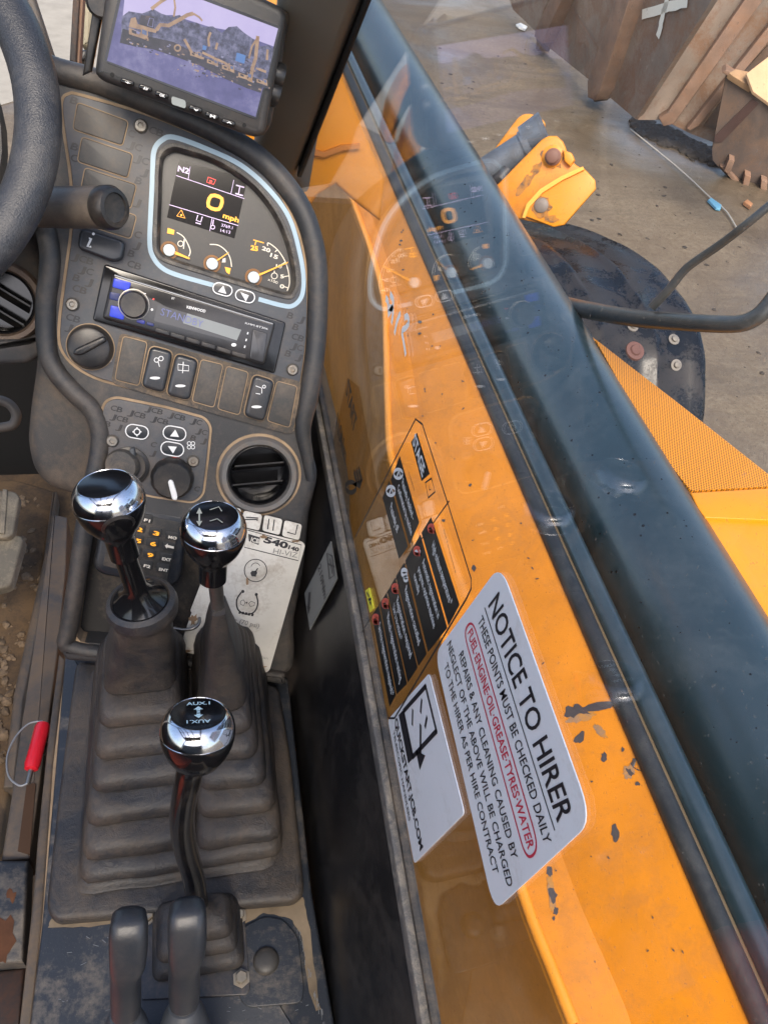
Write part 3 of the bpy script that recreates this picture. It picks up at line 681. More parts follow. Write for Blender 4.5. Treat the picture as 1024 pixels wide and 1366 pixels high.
for (x0, y0, x1, y1) in ((-.95, -.75, GX + .03, -.66), (-.95, .85, GX + .03, .96), (-.95, -.66, -.88, .85), (GX - .03, -.66, GX + .03, .85), (-.45, -.66, -.42, .85), (-.2, -.66, -.17, .85), (-.7, -.66, -.67, .85), (-.88, .28, GX - .03, .31)):
    prism('roof_bar', Z(2.4 + .5), [(x0, y0), (x1, y0), (x1, y1), (x0, y1)], 0, .045, BLKS, cf, bev=.004)
prism('roof_shade_panel', Z(2.4 + .505), [(-.93, -.7), (GX + .02, -.7), (GX + .02, -.25), (-.93, -.25)], 0, .03, BLKS, cf, bev=.004)  # opaque rear roof, out of view, added to shade the cab interior
prism('rear_wall', Z(2.4 - 1.2), [(-.93, -.74), (GX, -.74), (GX, -.71), (-.93, -.71)], 0, 1.15, BLKS, cf, bev=.004)
prism('door_wall', Z(2.4 - 1.2), [(-.93, -.7), (-.9, -.7), (-.9, .9), (-.93, .9)], 0, .75, BLKS, cf, bev=.004)
se = thing('red_reflection_block', 'unseen red orange cloth cushion beside the lever console', 'cloth block', rel(-.55, 0, -1.0))  # unseen, added for the operator's red clothing reflected in the side window
prism('block', Z(2.4 - .98), rnd([(-.70, -.55), (-.235, -.55), (-.235, .16), (-.70, .16)], .03), 0, .12, REDC, se, bev=.022)

# side window
E1, E2 = GL.hit(430, 570), GL.hit(570, 1366)
wv = thing('side_window', 'large clear side window, dusty and scratched, with a worn rubber edge', 'window', rel(GX, .3, -.62))
edge_line = [(0.78, E1.z + .004), (E1.y, E1.z), (.407, 2.4 - .594), (.247, 2.4 - .611), (E2.y, E2.z), (-.1, 2.4 - .66), (-.69, 2.4 - .72)]
GF = Fr((GX, 0, 0), (-1, 0, 0), (0, 1, 0))
if GF.v.z < 0: pass
def yz(L): return [((V((GX, y, z)) - GF.o).dot(GF.u), (V((GX, y, z)) - GF.o).dot(GF.v)) for y, z in L]
prism('glass_pane', GF, yz(edge_line + [(-.69, 2.9), (.5, 2.9), (1.55, 1.83), (1.5, 1.8)]), -.0012, 0, glass('side_window_glass', dirt=.013, ior=1.26), wv, smooth=False)
def edge_strip(name, o0, o1, h0, h1, m, dz0=0):
    up = [(y, z + o1) for y, z in edge_line]; dn = [(y, z + o0) for y, z in edge_line][::-1]
    prism(name, GF, yz(up + dn), h0, h1, m, wv, bev=.0012)
edge_strip('rubber_seal', -.012, .0065, -.006, .006, surf('perished_seal', (.10, .095, .09), .6, dust=(.4, .34, .26), dust_amt=.6, dscale=60, fine=.5, bump=1, bscale=300))
edge_strip('black_glass_border', .0065, .012, -.0065, .0003, surf('black_glass_border_paint', (.02, .018, .016), .5, dust=TAN, dust_amt=.5, dscale=50))

# black side panel below the glass
sw = thing('side_trim_panel', 'black scuffed trim panel below the side window beside the console', 'trim panel', rel(.12, .3, -.86))
loops = []
for (y, z) in edge_line: loops.append([V((GX + .008, y, z - .009)), V((GX - .002, y, z - .009)), V((GX - .012, y, z - .05)), V((.118, y, z - .085)), V((.104, y, ZP + .01)), V((.098, y, ZP - .06)), V((GX + .008, y, ZP - .06))])
loft('panel', loops, WALL, sw, ang=60)
SWF = Fr((.121, 0, 2.4 - .66), (-1, 0, .30), (0, -1, 0))
px('torque_label', SWF, [(441, 722), (449, 772), (413, 840), (406, 792)], 0, .0012, surf('dull_grey_label', (.16, .165, .16), .5, var=.05), sw)
ik = Ink(SWF, .0018)
ik.text('210Nm', (424, 757), (432, 800), 8, .02); ik.line([(436, 738), (443, 742), (445, 768), (439, 772)], 1.2, True); ik.line([(437, 752), (446, 756)], 1); ik.line([(440, 745), (443, 765)], 1)
ik.line([(413, 790), (411, 812)], 3); ik.poly([(409, 808), (414, 810), (411, 820)]); ik.build('label_print', plain('label_dark_print', (.04, .04, .045), .5), sw)

# A pillar
pl_ = thing('cab_pillar', 'grey plastic pillar trim with black edge between windscreen and side window', 'pillar', rel(.1, 1.1, -.6))
dA = V((0, .331, -.289)).normalized(); nA = dA.cross(V((-1, .30, 0))); nA = nA if nA.dot(CAM - rel(.14, .697, -.162)) > 0 else -nA
AP = Fr(rel(.139, .697, -.162), nA, (1, 0, 0))
px('pillar_trim', AP, [(384, -160), (548, -160), (490, -5), (396, 233), (410, 262), (330, 240), (338, 195), (352, 165)], -.09, 0, GREY, pl_, bev=.012)
px('edge_seal', AP, [(548, -160), (556, -160), (496, 0), (402, 238), (396, 236), (489, -2)], -.06, .003, VOID, pl_, bev=.002)

# ------------------------------------------------------------------ dashboard
da = thing('dashboard', 'black angled dashboard with grey faceplate, gauge cluster and switch row', 'dashboard', PA.hit(240, 880, -.05))
S = [(30, 60), (66, 84), (130, 102), (200, 129), (260, 154), (310, 177), (350, 203), (385, 237), (410, 275), (425, 315), (432, 360), (432, 420), (429, 470), (421, 530), (413, 570), (420, 610), (425, 640), (414, 690), (407, 760), (394, 830), (380, 908), (235, 886), (100, 873), (79, 868), (85, 840), (95, 780), (106, 700), (114, 650), (124, 610), (126, 582), (112, 553), (90, 531), (70, 508), (58, 480), (53, 450), (54, 400), (58, 370), (60, 340), (54, 310), (30, 280)]
def ell(x, y, rx, ry, n=36, a=0): return [(x + rx * math.cos(2 * math.pi * k / n) * math.cos(a) - ry * math.sin(2 * math.pi * k / n) * math.sin(a), y + rx * math.cos(2 * math.pi * k / n) * math.sin(a) + ry * math.sin(2 * math.pi * k / n) * math.cos(a)) for k in range(n)]
CL = [(216, 205), (230, 196), (247, 199), (284, 211), (321, 232), (349, 257), (373, 292), (389, 334), (395, 374), (391, 389), (381, 394), (331, 380), (260, 358), (223, 346), (212, 337), (209, 323), (211, 264), (212, 225)]
REC = [(122, 672), (258, 694), (330, 704), (338, 760), (300, 872), (96, 858), (104, 770)]
vent_c = PA.uv(346, 635)
VR = .0355
hole_v = [(vent_c[0] + VR * math.cos(2 * math.pi * k / 36), vent_c[1] + VR * math.sin(2 * math.pi * k / 36)) for k in range(36)]
hole_c = smo(PA.P(CL), 3); hole_r = rnd(PA.P(REC), .012); hole_radio = rnd(PA.P([(143, 358), (376, 432), (361, 493), (129, 423)]), .002)
shell_uv = smo(PA.P(S), 4)
prism('dash_shell', PA, shell_uv, -.13, -.004, ABS, da, bev=.010, holes=[hole_v, hole_c, hole_r, hole_radio], ang=50)
# rolled edge along the top and right side, and the left side
top = [(40, 62), (66, 90), (130, 109), (200, 137), (260, 162), (306, 185), (343, 209), (376, 241), (402, 279), (416, 317), (423, 360), (423, 420), (420, 470), (411, 530), (404, 572), (410, 610), (414, 640)]
lp = smo([tuple(PA.hit(x, y, -.004)) for x, y in top], 4, False)
bm = bmesh.new(); tube_bm(bm, lp, [.0105 if i < len(lp) * .8 else .0105 - .0065 * (i - len(lp) * .8) / (len(lp) * .2) for i in range(len(lp))], 18); mk('rolled_edge', bm, RIM, da)
left = [(60, 300), (67, 335), (66, 370), (62, 400), (62, 450), (67, 480), (80, 502), (100, 524), (122, 545), (134, 575), (132, 610), (122, 655), (113, 705), (102, 780), (92, 840), (89, 858), (105, 866), (150, 873)]
lp = smo([tuple(PA.hit(x, y, -.005)) for x, y in left], 4, False)
bm = bmesh.new(); tube_bm(bm, lp, .0095, 16); mk('rolled_edge', bm, RIM, da)
px('side_bulge', PA, [(46, 300), (150, 320), (175, 560), (150, 640), (122, 668), (86, 660), (60, 650), (42, 628), (34, 590), (38, 545), (46, 490), (50, 430), (50, 360)], -.16, -.018, ABSD, da, bev=.016, r=.012, seg=5)
px('lower_rail', PA, [(80, 868), (96, 862), (240, 880), (382, 900), (380, 915), (236, 893), (88, 882)], -.06, .004, ABS, da, bev=.005, r=.004)
# upper faceplate
UPR = [(80, 133), (90, 122), (110, 124), (200, 151), (280, 184), (335, 215), (372, 252), (397, 300), (409, 345), (413, 392), (412, 450), (404, 510), (394, 568), (385, 574), (330, 553), (240, 533), (150, 514), (108, 497), (82, 472), (76, 440), (84, 370), (93, 300), (92, 240), (82, 170)]
up = smo(PA.P(UPR), 4)
prism('faceplate_groove', PA, up, -.006, -.0032, GRIME, da, holes=[hole_c, hole_radio])
up2 = inset(ccw(up), .0028)
prism('faceplate', PA, up2, -.006, -.001, FACE, da, bev=.0008, holes=[hole_c, hole_radio], ang=50)
# lower (climate) faceplate
CLR = [(138, 545), (143, 536), (155, 532), (220, 545), (272, 559), (280, 570), (276, 610), (270, 660), (258, 670), (205, 662), (140, 648), (130, 636)]
cl = rnd(PA.P(CLR), .006)
prism('faceplate_groove', PA, [tuple(V(q)) for q in inset(ccw(cl), -.0025)], -.006, -.0028, GRIME, da)
cp = prism('climate_panel', PA, cl, -.006, -.0008, FACE, da, bev=.0008)
# printed lettering on both plates
blanks = {
 'a': [(104, 137), (171, 162), (163, 194), (98, 172)], 'b': [(110, 183), (177, 206), (170, 237), (104, 215)], 'c': [(114, 224), (182, 247), (174, 278), (108, 256)], 'd': [(116, 266), (182, 288), (174, 318), (110, 298)],
 'e': [(165, 449), (196, 457), (185, 514), (154, 506)], 'f': [(269, 480), (297, 487), (285, 543), (257, 535)], 'g': [(303, 489), (331, 497), (319, 553), (291, 545)], 'h': [(370, 509), (396, 516), (386, 570), (357, 561)]}
INFO = [(107, 303), (168, 322), (163, 347), (151, 350), (103, 332)]
rockers = [[(201, 461), (231, 469), (219, 524), (189, 515)], [(235, 471), (265, 480), (253, 534), (222, 526)], [(338, 499), (366, 508), (352, 562), (325, 554)]]
excl = [PA.P(q) for q in list(blanks.values()) + [INFO] + rockers] + [PA.P([(200, 185), (260, 178), (340, 220), (400, 290), (412, 400), (395, 418), (300, 395), (205, 365), (196, 340)]), PA.P([(134, 346), (386, 426), (369, 503), (119, 430)]), PA.P(ell(121, 463, 30, 28)), PA.P(ell(188, 168, 10, 10)), PA.P(ell(97, 406, 11, 11)), PA.P(ell(390, 493, 11, 11))]
excl2 = [PA.P(ell(183, 576, 20, 13)), PA.P(ell(233, 579, 20, 13)), PA.P(ell(230, 598, 20, 13)), PA.P(ell(255, 596, 9, 9)), PA.P(ell(230, 637, 32, 30)), PA.P(ell(172, 621, 28, 26)), PA.P(ell(150, 588, 10, 10)), PA.P(ell(258, 615, 10, 10))]
def pattern(poly, ex, parent, h, cw, chh, pu, pv):
    ik = Ink(PA, h); L3 = [text_mesh(c, .02) for c in 'JCB']
    us = [q[0] for q in poly]; vs_ = [q[1] for q in poly]; row = 0; v = min(vs_); lw_ = cw / 3.25
    while v < max(vs_):
        u = min(us) - (row % 3) * pu / 3
        while u < max(us):
            for c_ in range(3):
                uu = u + c_ * cw / 3
                cs = [(uu, v), (uu + lw_, v), (uu, v + chh), (uu + lw_, v + chh)]
                if all(inside(c, poly) for c in cs) and not any(inside(c, e) for c in cs for e in ex):
                    vv, ff = L3[c_]; q = [ik.bm.verts.new(PA.w(uu + x * lw_ + .15 * y * chh, v + y * chh, h)) for x, y in vv]
                    for f in ff: ik.bm.faces.new([q[i] for i in f])
            u += pu
        v += pv; row += 1
    return tag(ik.build('printed_lettering', LETTER, parent), kind='stuff')
SC = .8 / FP
pattern(up2, excl, da, -.0007, .0200, .0060, .0250, .0092)
pattern(cl, excl2, cp, -.0005, .0175, .0052, .0225, .0085)
# blank plates
for q in blanks.values():
    uv = rnd(PA.P(q), .003); prism('plate_groove', PA, [tuple(a) for a in inset(ccw(uv), -.0009)], -.003, -.0004, GRIME, da)
    prism('blank_plate', PA, uv, -.003, .0006, BLANK, da, bev=.0008)
px('switch_row_border', PA, [(160, 444), (205, 455), (300, 482), (400, 509), (402, 516), (391, 576), (384, 579), (300, 556), (215, 531), (152, 512), (149, 506)], -.004, -.0009, surf('switch_row_bed', (.05, .045, .04), .7, dust=TAN, dust_amt=.6, dscale=30), da, r=.005)
ib = px('info_button', PA, INFO, -.003, .009, SWI, da, bev=.003, r=.006)
Ink(PA, .0094).line([(119, 318), (122, 318), (117, 329), (122, 329)], 3).disc(125, 312, 2, 8).build('button_symbol', WHITE, ib)
# rockers
for i, q in enumerate(rockers):
    uv = rnd(PA.P(q), .006)
    prism('plate_groove', PA, [tuple(a) for a in inset(ccw(uv), -.001)], -.003, -.0003, GRIME, da)
    rk = prism('rocker_switch', PA, uv, -.003, .0065, SWI, da, bev=.0035, seg=4)
    cx_, cy2 = sum(a for a, b in q) / 4, sum(b for a, b in q) / 4
    ik = Ink(PA, .0068); ik.disc(cx_ - 3, cy2 + 12, 7, 16, 1.9); ik.build('indicator_bar', WHITE, rk)
    ik = Ink(PA, .0068); x, y = cx_ + 2, cy2 - 12
    if i == 0: ik.arc(x - 3, y, 3, 0, 360, 1).arc(x + 3, y - 2, 3, 0, 360, 1).line([(x - 1, y + 2), (x + 1, y + 9)], 1)
    elif i == 1: ik.line([(x - 8, y - 5), (x + 6, y - 3), (x + 6, y + 4), (x - 8, y + 3)], 1, True).line([(x - 1, y - 8), (x - 2, y + 7)], 1)
    else: ik.line([(x - 6, y - 4), (x + 2, y - 1), (x + 2, y + 6)], 1).line([(x - 6, y + 6), (x, y + 7)], 1).arc(x + 5, y - 3, 2, 0, 360, 1)
    ik.build('switch_symbol', WHITE, rk)
# screws
def screw(x, y, parent):
    s = lathe('screw', PA.hit(x, y, 0), PA.n, [(.0062, -.002), (.0062, .0008), (.0048, .0028), (.0026, .0028), (.0022, .0008), (0, .0008)], surf('screw_metal', (.22, .21, .19), .4, .6, dust=TAN, dust_amt=.5, dscale=120), parent, 18)
for x, y in ((188, 168), (97, 406), (390, 493)): screw(x, y, da)
for x, y in ((150, 588), (258, 615)): screw(x, y, cp)
# light switch
c = PA.hit(121, 463, 0)
ls = lathe('rotary_switch', c, PA.n, [(.0215, -.002), (.0215, .001), (.0200, .006), (.0185, .012), (.0165, .013), (0, .013)], BLKS, da, 40)
lathe('plate_groove', c, PA.n, [(.0222, -.002), (.0222, .0003), (0, .0003)], GRIME, da, 36)
px('grip_bar', PA, [(97, 473), (99, 466), (136, 449), (141, 450), (142, 456), (108, 475)], .012, .021, BLKS, ls, bev=.002, r=.004)
Ink(PA, 0).arc(143, 447, 3, 0, 360, 1).arc(146, 480, 3, 0, 360, 1).build('switch_print', WHITE, da)
Ink(PA, 0).line([(120, 437), (134, 437)], 2.5).build('switch_mark', plain('dull_red_print', (.3, .03, .03), .5), da)
# instrument cluster
ic = prism('instrument_cluster', PA, [tuple(q) for q in inset(ccw(hole_c), -.001)], -.022, -.012, CLUST, da)
bm = bmesh.new(); a = ccw(hole_c)
ri = [[bm.verts.new(PA.w(*q, h)) for q in pts] for pts, h in ((inset(a, -.0035), -.0012), (inset(a, -.0030), .0012), (inset(a, 0), .0012), (inset(a, .0015), -.0005), (inset(a, .0030), -.0119))]
for l0, l1 in zip(ri, ri[1:]):
    for i in range(len(a)): bm.faces.new((l0[i], l0[(i + 1) % len(a)], l1[(i + 1) % len(a)], l1[i]))
mk('cluster_bezel', bm, surf('bezel_plastic', (.03, .028, .027), .45, dust=(.4, .35, .28), dust_amt=.35, dscale=60), ic)
HC = -.0116
ik = Ink(PA, HC); ik.poly([(239, 213), (330, 239), (313, 318), (223, 290)]); ik.build('screen', LCD, ic)
ik = Ink(PA, HC + .0004)
ik.line([(235, 234), (326, 265)], .8).line([(254, 222), (251, 240)], .7).line([(312, 240), (308, 259)], .7).line([(226, 273), (318, 301)], .8).line([(283, 291), (280, 308)], .7)
ik.text('N2', (237, 228), (252, 232), 7, .03)
ik.line([(315, 247), (326, 250)], 1.6).line([(314, 258), (324, 261)], 1.6).line([(320, 249), (318, 260)], 1.2)
ik.line([(264, 287), (262, 294), (268, 296), (270, 289)], 1.2).line([(261, 297), (268, 299)], 1.2); ik.arc(284, 303, 2.6, 0, 360, .9); ik.line([(285, 293), (284, 300)], 1)
ik.text('3769.1', (295, 302), (310, 306), 4).text('14:13', (294, 309), (307, 312), 4); ik.build('screen_print', LILAC, ic)
ik = Ink(PA, HC + .0005); ik.line([(282, 261), (296, 265), (292, 279), (278, 275)], 4.6, True, 3).text('mph', (297, 290), (318, 297), 6.5, .03)
ik.line([(236, 288), (242, 280), (247, 291)], 1.2, True).disc(242, 287, 1.5, 8)
for g_ in (((224, 304), (233, 307), (232, 313), (223, 311)), ((300, 356), (308, 358), (306, 366), (302, 363))): ik.poly(list(g_))
ik.line([(338, 320), (352, 324)], 1.3).line([(342, 321), (340, 327)], 1.2).text('25', (334, 333), (344, 335), 6, .04)
tag(ik.build('orange_readouts', ORL, ic), kind='stuff')
ik = Ink(PA, HC + .0005); ik.line([(278, 236), (276, 243), (285, 246), (288, 240), (280, 237)], 1.1, True).text('P', (279, 245), (283, 246), 5, .03); ik.build('brake_lamp', REDL, ic)
ik = Ink(PA, HC + .0004)
ik.line([(236, 310), (244, 315), (250, 324), (254, 335), (252, 342)], 1.3, sm=4).line([(280, 326), (291, 327), (301, 334), (307, 344), (309, 356)], 1.3, sm=4).line([(357, 328), (358, 324), (370, 333), (380, 348), (385, 364), (386, 378), (383, 388)], 1.3, sm=4)
for a_, b_ in (((367, 336), (370, 333)), ((375, 353), (380, 350)), ((379, 369), (385, 368)), ((378, 382), (384, 384))): ik.line([a_, b_], 1.2)
ik.text('20', (349, 333), (360, 337), 5, .03).text('15', (360, 342), (370, 346), 5, .03).text('10', (368, 357), (376, 358), 4.5, .03).text('5', (374, 371), (379, 371), 4.5, .03).text('0', (373, 384), (379, 385), 5, .03)
ik.text('x100', (357, 374), (370, 379), 3.5).arc(366, 368, 4, 0, 360, 1).line([(366, 361), (366, 364)], 1.4); ik.arc(241, 325, 3.6, 0, 360, 1.1).line([(246, 319), (245, 332)], 1.4).poly([(297, 345), (301, 344), (301, 350), (296, 350)]); tag(ik.build('dial_scales', CREAM, ic), kind='stuff')
for (x, y, nx, ny) in ((226, 334, 253, 345), (283, 352, 305, 337), (338, 370, 384, 350)):
    c = PA.hit(x, y, HC)
    gz = lathe('gauge_ring', c, PA.n, [(.0084, 0), (.0084, .002), (.0062, .002), (.006, .0004)], surf('amber_ring', (.22, .09, .015), .3), ic, 26)
    Ink(PA, HC + .004).poly([(x + (nx - x) * .1 - 1.2, y + (ny - y) * .1 + 2.0), (x + (nx - x) * .1 + 1.2, y + (ny - y) * .1 - 2.0), (nx + .4, ny - 1), (nx - .4, ny + 1)]).build('needle', plain('amber_needle', (.85, .38, .03), .4, em=.15), ic)
    lathe('gauge_hub', c, PA.n, [(.0056, 0), (.0056, .0055), (.0048, .0065), (0, .0065)], plain('pale_hub', (.68, .74, .76), .4), ic, 22)
# pale blue line round the cluster
ik = Ink(PA, -.0006)
line = [(312, 388), (283, 380), (237, 367), (216, 357), (204, 342), (200, 325), (201, 290), (203, 250), (204, 222), (206, 200), (216, 187), (232, 183), (272, 197), (321, 220), (359, 253), (386, 291), (400, 338), (405, 372), (402, 396), (390, 408), (374, 407), (345, 399)]
line[0] = (286, 381)
ik.line(line, 6, sm=5); ik.build('cluster_outline', CYAN, da)
for i, (x, y) in enumerate(((297, 386), (327, 395))):
    L = []
    for s in (1, -1):
        for k in range(9):
            a = R(-90 + 180 * k / 8) if s == 1 else R(90 + 180 * k / 8)
            ex, ey = s * 6 + 8 * math.cos(a), 8 * math.sin(a)
            L.append((x + ex * math.cos(R(16)) - ey * math.sin(R(16)), y + ex * math.sin(R(16)) + ey * math.cos(R(16))))
    b = px('cluster_button', PA, L, -.002, .0012, SWI, da, bev=.0006)
    Ink(PA, .0015).line([(x + (q[0] - x) * .93, y + (q[1] - y) * .93) for q in L], 1.4, True).poly([(x - 6, y + (3 if i == 0 else -5)), (x + 5, y + (6 if i == 0 else -1)), (x + 1, y + (-5 if i == 0 else 7))]).build('button_print', WHITE, b)
# climate controls
def capsule(x, y, hw, r, ang):
    L = []
    for s in (1, -1):
        for k in range(9):
            a = R(-90 + 180 * k / 8) if s == 1 else R(90 + 180 * k / 8)
            ex, ey = s * hw + r * math.cos(a), r * math.sin(a)
            L.append((x + ex * math.cos(R(ang)) - ey * math.sin(R(ang)), y + ex * math.sin(R(ang)) + ey * math.cos(R(ang))))
    return L
for i, (x, y) in enumerate(((183, 576), (233, 578), (230, 599))):
    L = capsule(x, y, 7, 9.5, 10)
    b = px('climate_button', PA, L, -.002, .0012, SWI, cp, bev=.0006)
    ik = Ink(PA, .0015).line([(x + (q[0] - x) * .93, y + (q[1] - y) * .93) for q in L], 1.5, True)
    if i == 0: ik.arc(x, y, 4, 0, 360, 1.6).line([(x - 6, y), (x - 4, y)], 2).line([(x + 4, y), (x + 6, y)], 2).line([(x, y - 6), (x, y - 4)], 2).line([(x, y + 4), (x, y + 6)], 2)
    else: ik.poly([(x - 6, y + (4 if i == 1 else -4)), (x + 6, y + (5 if i == 1 else -3)), (x + 1, y + (-5 if i == 1 else 6))])
    ik.build('button_print', WHITE, cp)
ik = Ink(PA, -.0004)
for a in range(4): ik.arc(255 + 3.6 * math.cos(R(a * 90 + 45)), 594 + 3.6 * math.sin(R(a * 90 + 45)), 2.4, 0, 360, .9)
ik.line([(256, 640), (254, 650)], 1.5).disc(253, 652, 2, 8); ik.build('climate_print', WHITE, cp)
c = PA.hit(230, 637, 0)
n = 44; prof = []
bm = bmesh.new(); u_, v_ = PA.u, PA.v
rings = []
for r_, h_ in ((.0215, -.002), (.0215, .006), (.0195, .012), (.0178, .0135)):
    rings.append([bm.verts.new(c + (u_ * math.cos(2 * math.pi * k / n) + v_ * math.sin(2 * math.pi * k / n)) * (r_ * (1 - .035 * (k % 4 == 0))) + PA.n * h_) for k in range(n)])
for l0, l1 in zip(rings, rings[1:]):
    for i in range(n): bm.faces.new((l0[i], l0[(i + 1) % n], l1[(i + 1) % n], l1[i]))
bm.faces.new(rings[-1]); kn = mk('temperature_knob', bm, BLKS, cp)
px('pointer', PA, capsule(230, 654, 0, 4, 0)[:9] and [(224, 643), (227, 640), (231, 642), (237, 662), (236, 668), (230, 667)], .012, .0165, plain('white_pointer', (.8, .8, .78), .4), cp, bev=.001, r=.002)
ik = Ink(PA, -.0003).arc(230, 636, 25.5, 55, 125, 2.2); ik.build('hot_arc', plain('red_print', (.55, .05, .04), .5), cp)
ik = Ink(PA, .0003)
ik.arc(230, 637, 27, 130, 400, 2.2); ik.build('knob_grime', GRIME, cp)
c = PA.hit(172, 622, 0)
lathe('socket_ring', c, PA.n, [(.020, -.002), (.020, .002), (.0165, .003), (.0155, -.004), (0, -.008)], BLKS, cp, 32)
sc_ = lathe('socket_cap', c + PA.n * .004 - PA.u * .006, PA.n + PA.u * -.25, [(.0165, -.003), (.017, .002), (.015, .006), (.006, .0075), (0, .0075)], surf('socket_cap_rubber', (.05, .048, .045), .6, dust=DUST, dust_amt=.4, dscale=60), cp, 28)
px('cap_tab', PA, [(173, 598), (180, 598), (181, 617), (172, 616)], .0, .008, surf('cap_tab_rubber', (.07, .075, .08), .5), cp, bev=.002, r=.003)
# round air vent
def vent(fr, c_uv, Rv, parent, h=0, m=None, ringcol=None, depth=.03, name='air_vent', tilt=.35):
    o = fr.w(*c_uv, h)
    v = lathe(name, o, fr.n, [(Rv * 1.30, -.006), (Rv * 1.28, .002), (Rv * 1.19, .0055), (Rv * 1.05, .0052), (Rv * .99, .0), (Rv * .97, -.006)], ringcol, parent, 48)
    lathe('inner_sleeve', o, fr.n, [(Rv * .985, .001), (Rv * .95, .0015), (Rv * .90, -.003), (Rv * .88, -depth), (0, -depth)], BLK, v, 40)
    for kk in (-.33, .33):
        pts = []
        for j in range(13):
            s = -1 + 2 * j / 12; pts.append(o + fr.u * (s * Rv * .86 * math.cos(tilt)) + fr.v * (s * Rv * .86 * math.sin(tilt) + kk * Rv) - fr.n * .010)
        bm = bmesh.new(); q = []
        for p_ in pts:
            q.append([bm.verts.new(p_ + fr.n * a + fr.v * b) for a, b in ((.005, .0), (.005, .0018), (-.012, -.006), (-.012, -.008))])
        for l0, l1 in zip(q, q[1:]):
            for i in range(4): bm.faces.new((l0[i], l0[(i + 1) % 4], l1[(i + 1) % 4], l1[i]))
        mk('vane', bm, BLKS, v)
    return v
RINGM = surf('vent_ring_plastic', (.13, .125, .12), .42, dust=(.22, .16, .11), dust_amt=.55, dscale=45, fine=.2)
vent(PA, vent_c, .0325, da, -.003, None, RINGM)
lathe('vent_grime', PA.w(*vent_c, -.0036), PA.n, [(.045, -.001), (.0445, .0007), (.041, .0007)], GRIME, da, 40)
# recessed tray with keypad below
prism('recess_floor', PA, [tuple(q) for q in inset(ccw(hole_r), -.004)], -.05, -.034, surf('recess_plastic', (.018, .017, .017), .5, dust=DUST, dust_amt=.35, dscale=16), da)
px('recess_grime', PA, [(121, 680), (125, 682), (103, 850), (108, 856), (150, 866), (150, 870), (98, 862), (97, 850)], -.03, -.0035, GRIME, da)
ke = thing('keypad', 'small dark keypad with orange digits behind the left lever knob', 'keypad', PA.hit(180, 785, -.03))
KP = Fr(PA.hit(190, 725, -.005), PA.n + PA.v * .0, PA.hit(223, 776) - PA.hit(137, 754))
px('keypad_case', KP, [(140, 668), (152, 662), (246, 686), (250, 696), (243, 768), (238, 779), (226, 784), (136, 768), (125, 760), (124, 750)], -.028, .0, surf('keypad_case_plastic', (.018, .022, .028), .3, dust=DUST, dust_amt=.15), ke, bev=.006, r=.006)
px('key_membrane', KP, [(155, 680), (240, 697), (223, 776), (137, 754)], 0, .0012, surf('key_membrane_film', (.035, .035, .034), .4, dust=DUST, dust_amt=.3, dscale=40), ke, bev=.0004, r=.002)
for s_, x, y, m_, w_ in (('1', 165, 700, ORL, 7), ('4', 163, 716, ORL, 7), ('7', 158, 732, ORL, 7), ('0', 176, 748, ORL, 7), ('8', 180, 735, ORL, 7), ('2', 186, 705, ORL, 8), ('3', 208, 710, ORL, 8), ('5', 184, 720, ORL, 8), ('6', 204, 724, ORL, 8), ('9', 200, 739, ORL, 8), ('MO', 230, 715, CREAM, 11), ('EXT', 222, 744, CREAM, 12), ('F2', 196, 753, CREAM, 9), ('ENT', 218, 758, CREAM, 12), ('F1', 196, 692, CREAM, 8)):
    kx = px('key', KP, [(x - 8, y - 7), (x + 9, y - 4), (x + 7, y + 7), (x - 10, y + 4)], .0011, .0022, surf('key_rubber', (.03, .03, .03), .45) if 'key_rubber' not in bpy.data.materials else bpy.data.materials['key_rubber'], ke, bev=.0005, r=.002)
    Ink(KP, .0025).text(s_, (x - w_ / 2, y + 3), (x + w_ / 2, y + 5), 5.6 if m_ is ORL else 4, .035).build('key_digit', m_, kx)
kx = px('key', KP, [(218, 722), (235, 725), (233, 736), (216, 733)], .0011, .0022, bpy.data.materials['key_rubber'], ke, bev=.0005, r=.002)
Ink(KP, .0025).poly([(220, 728), (224, 725), (224, 727), (232, 729), (232, 732), (223, 730), (223, 732)]).build('key_digit', CREAM, kx)

# radio
ra = thing('car_radio', 'black car radio with lit blue buttons in the dashboard', 'radio', PA.hit(250, 470, -.02))
fr_o = rnd(PA.P([(140, 352), (381, 430), (366, 498), (124, 427)]), .003)
prism('mounting_frame', PA, fr_o, -.006, .0035, BLK, ra, bev=.0015, holes=[])
rf = px('fascia', PA, [(150, 364), (368, 431), (353, 488), (136, 425)], .0035, .013, surf('radio_fascia', (.02, .02, .022), .15, fine=.1, dust=DUST, dust_amt=.06), ra, bev=.003, r=.004)
Ink(PA, .0034 + .0106).line([(153, 367), (364, 432)], 1.6).build('bright_top_edge', plain('grey_top_line', (.25, .26, .27), .25, .6), rf)  # thin pale grey line along the top of the fascia
H = .0134
Ink(PA, H).poly([(211, 406), (323, 440), (315, 457), (205, 428)], .002).build('display', plain('radio_display', (.025, .028, .034), .12), rf)
Ink(PA, H + .0005).poly([(250, 418), (322, 440), (316, 454), (244, 431)]).build('display_lit_part', GREYLCD, rf)
Ink(PA, H + .0009).text('STANDBY', (214, 420), (270, 437), 10, .0).build('display_segments', SEGM, rf)
Ink(PA, H).text('KENWOOD', (249, 411), (274, 417), 3.6, .03).line([(181, 388), (195, 392)], 1).text('BT', (229, 399), (233, 400), 3).text('KMM-BT306', (327, 432), (357, 440), 2.4).disc(312, 460, 3.5, 10, 2.4).line([(331, 443), (330, 446)], 1.5).line([(329, 452), (328, 455)], 1.5).line([(327, 461), (326, 464)], 1.5).build('fascia_print', WHITE, rf)
Ink(PA, H).disc(205, 399, 1.2, 8).build('red_led', REDL, rf)
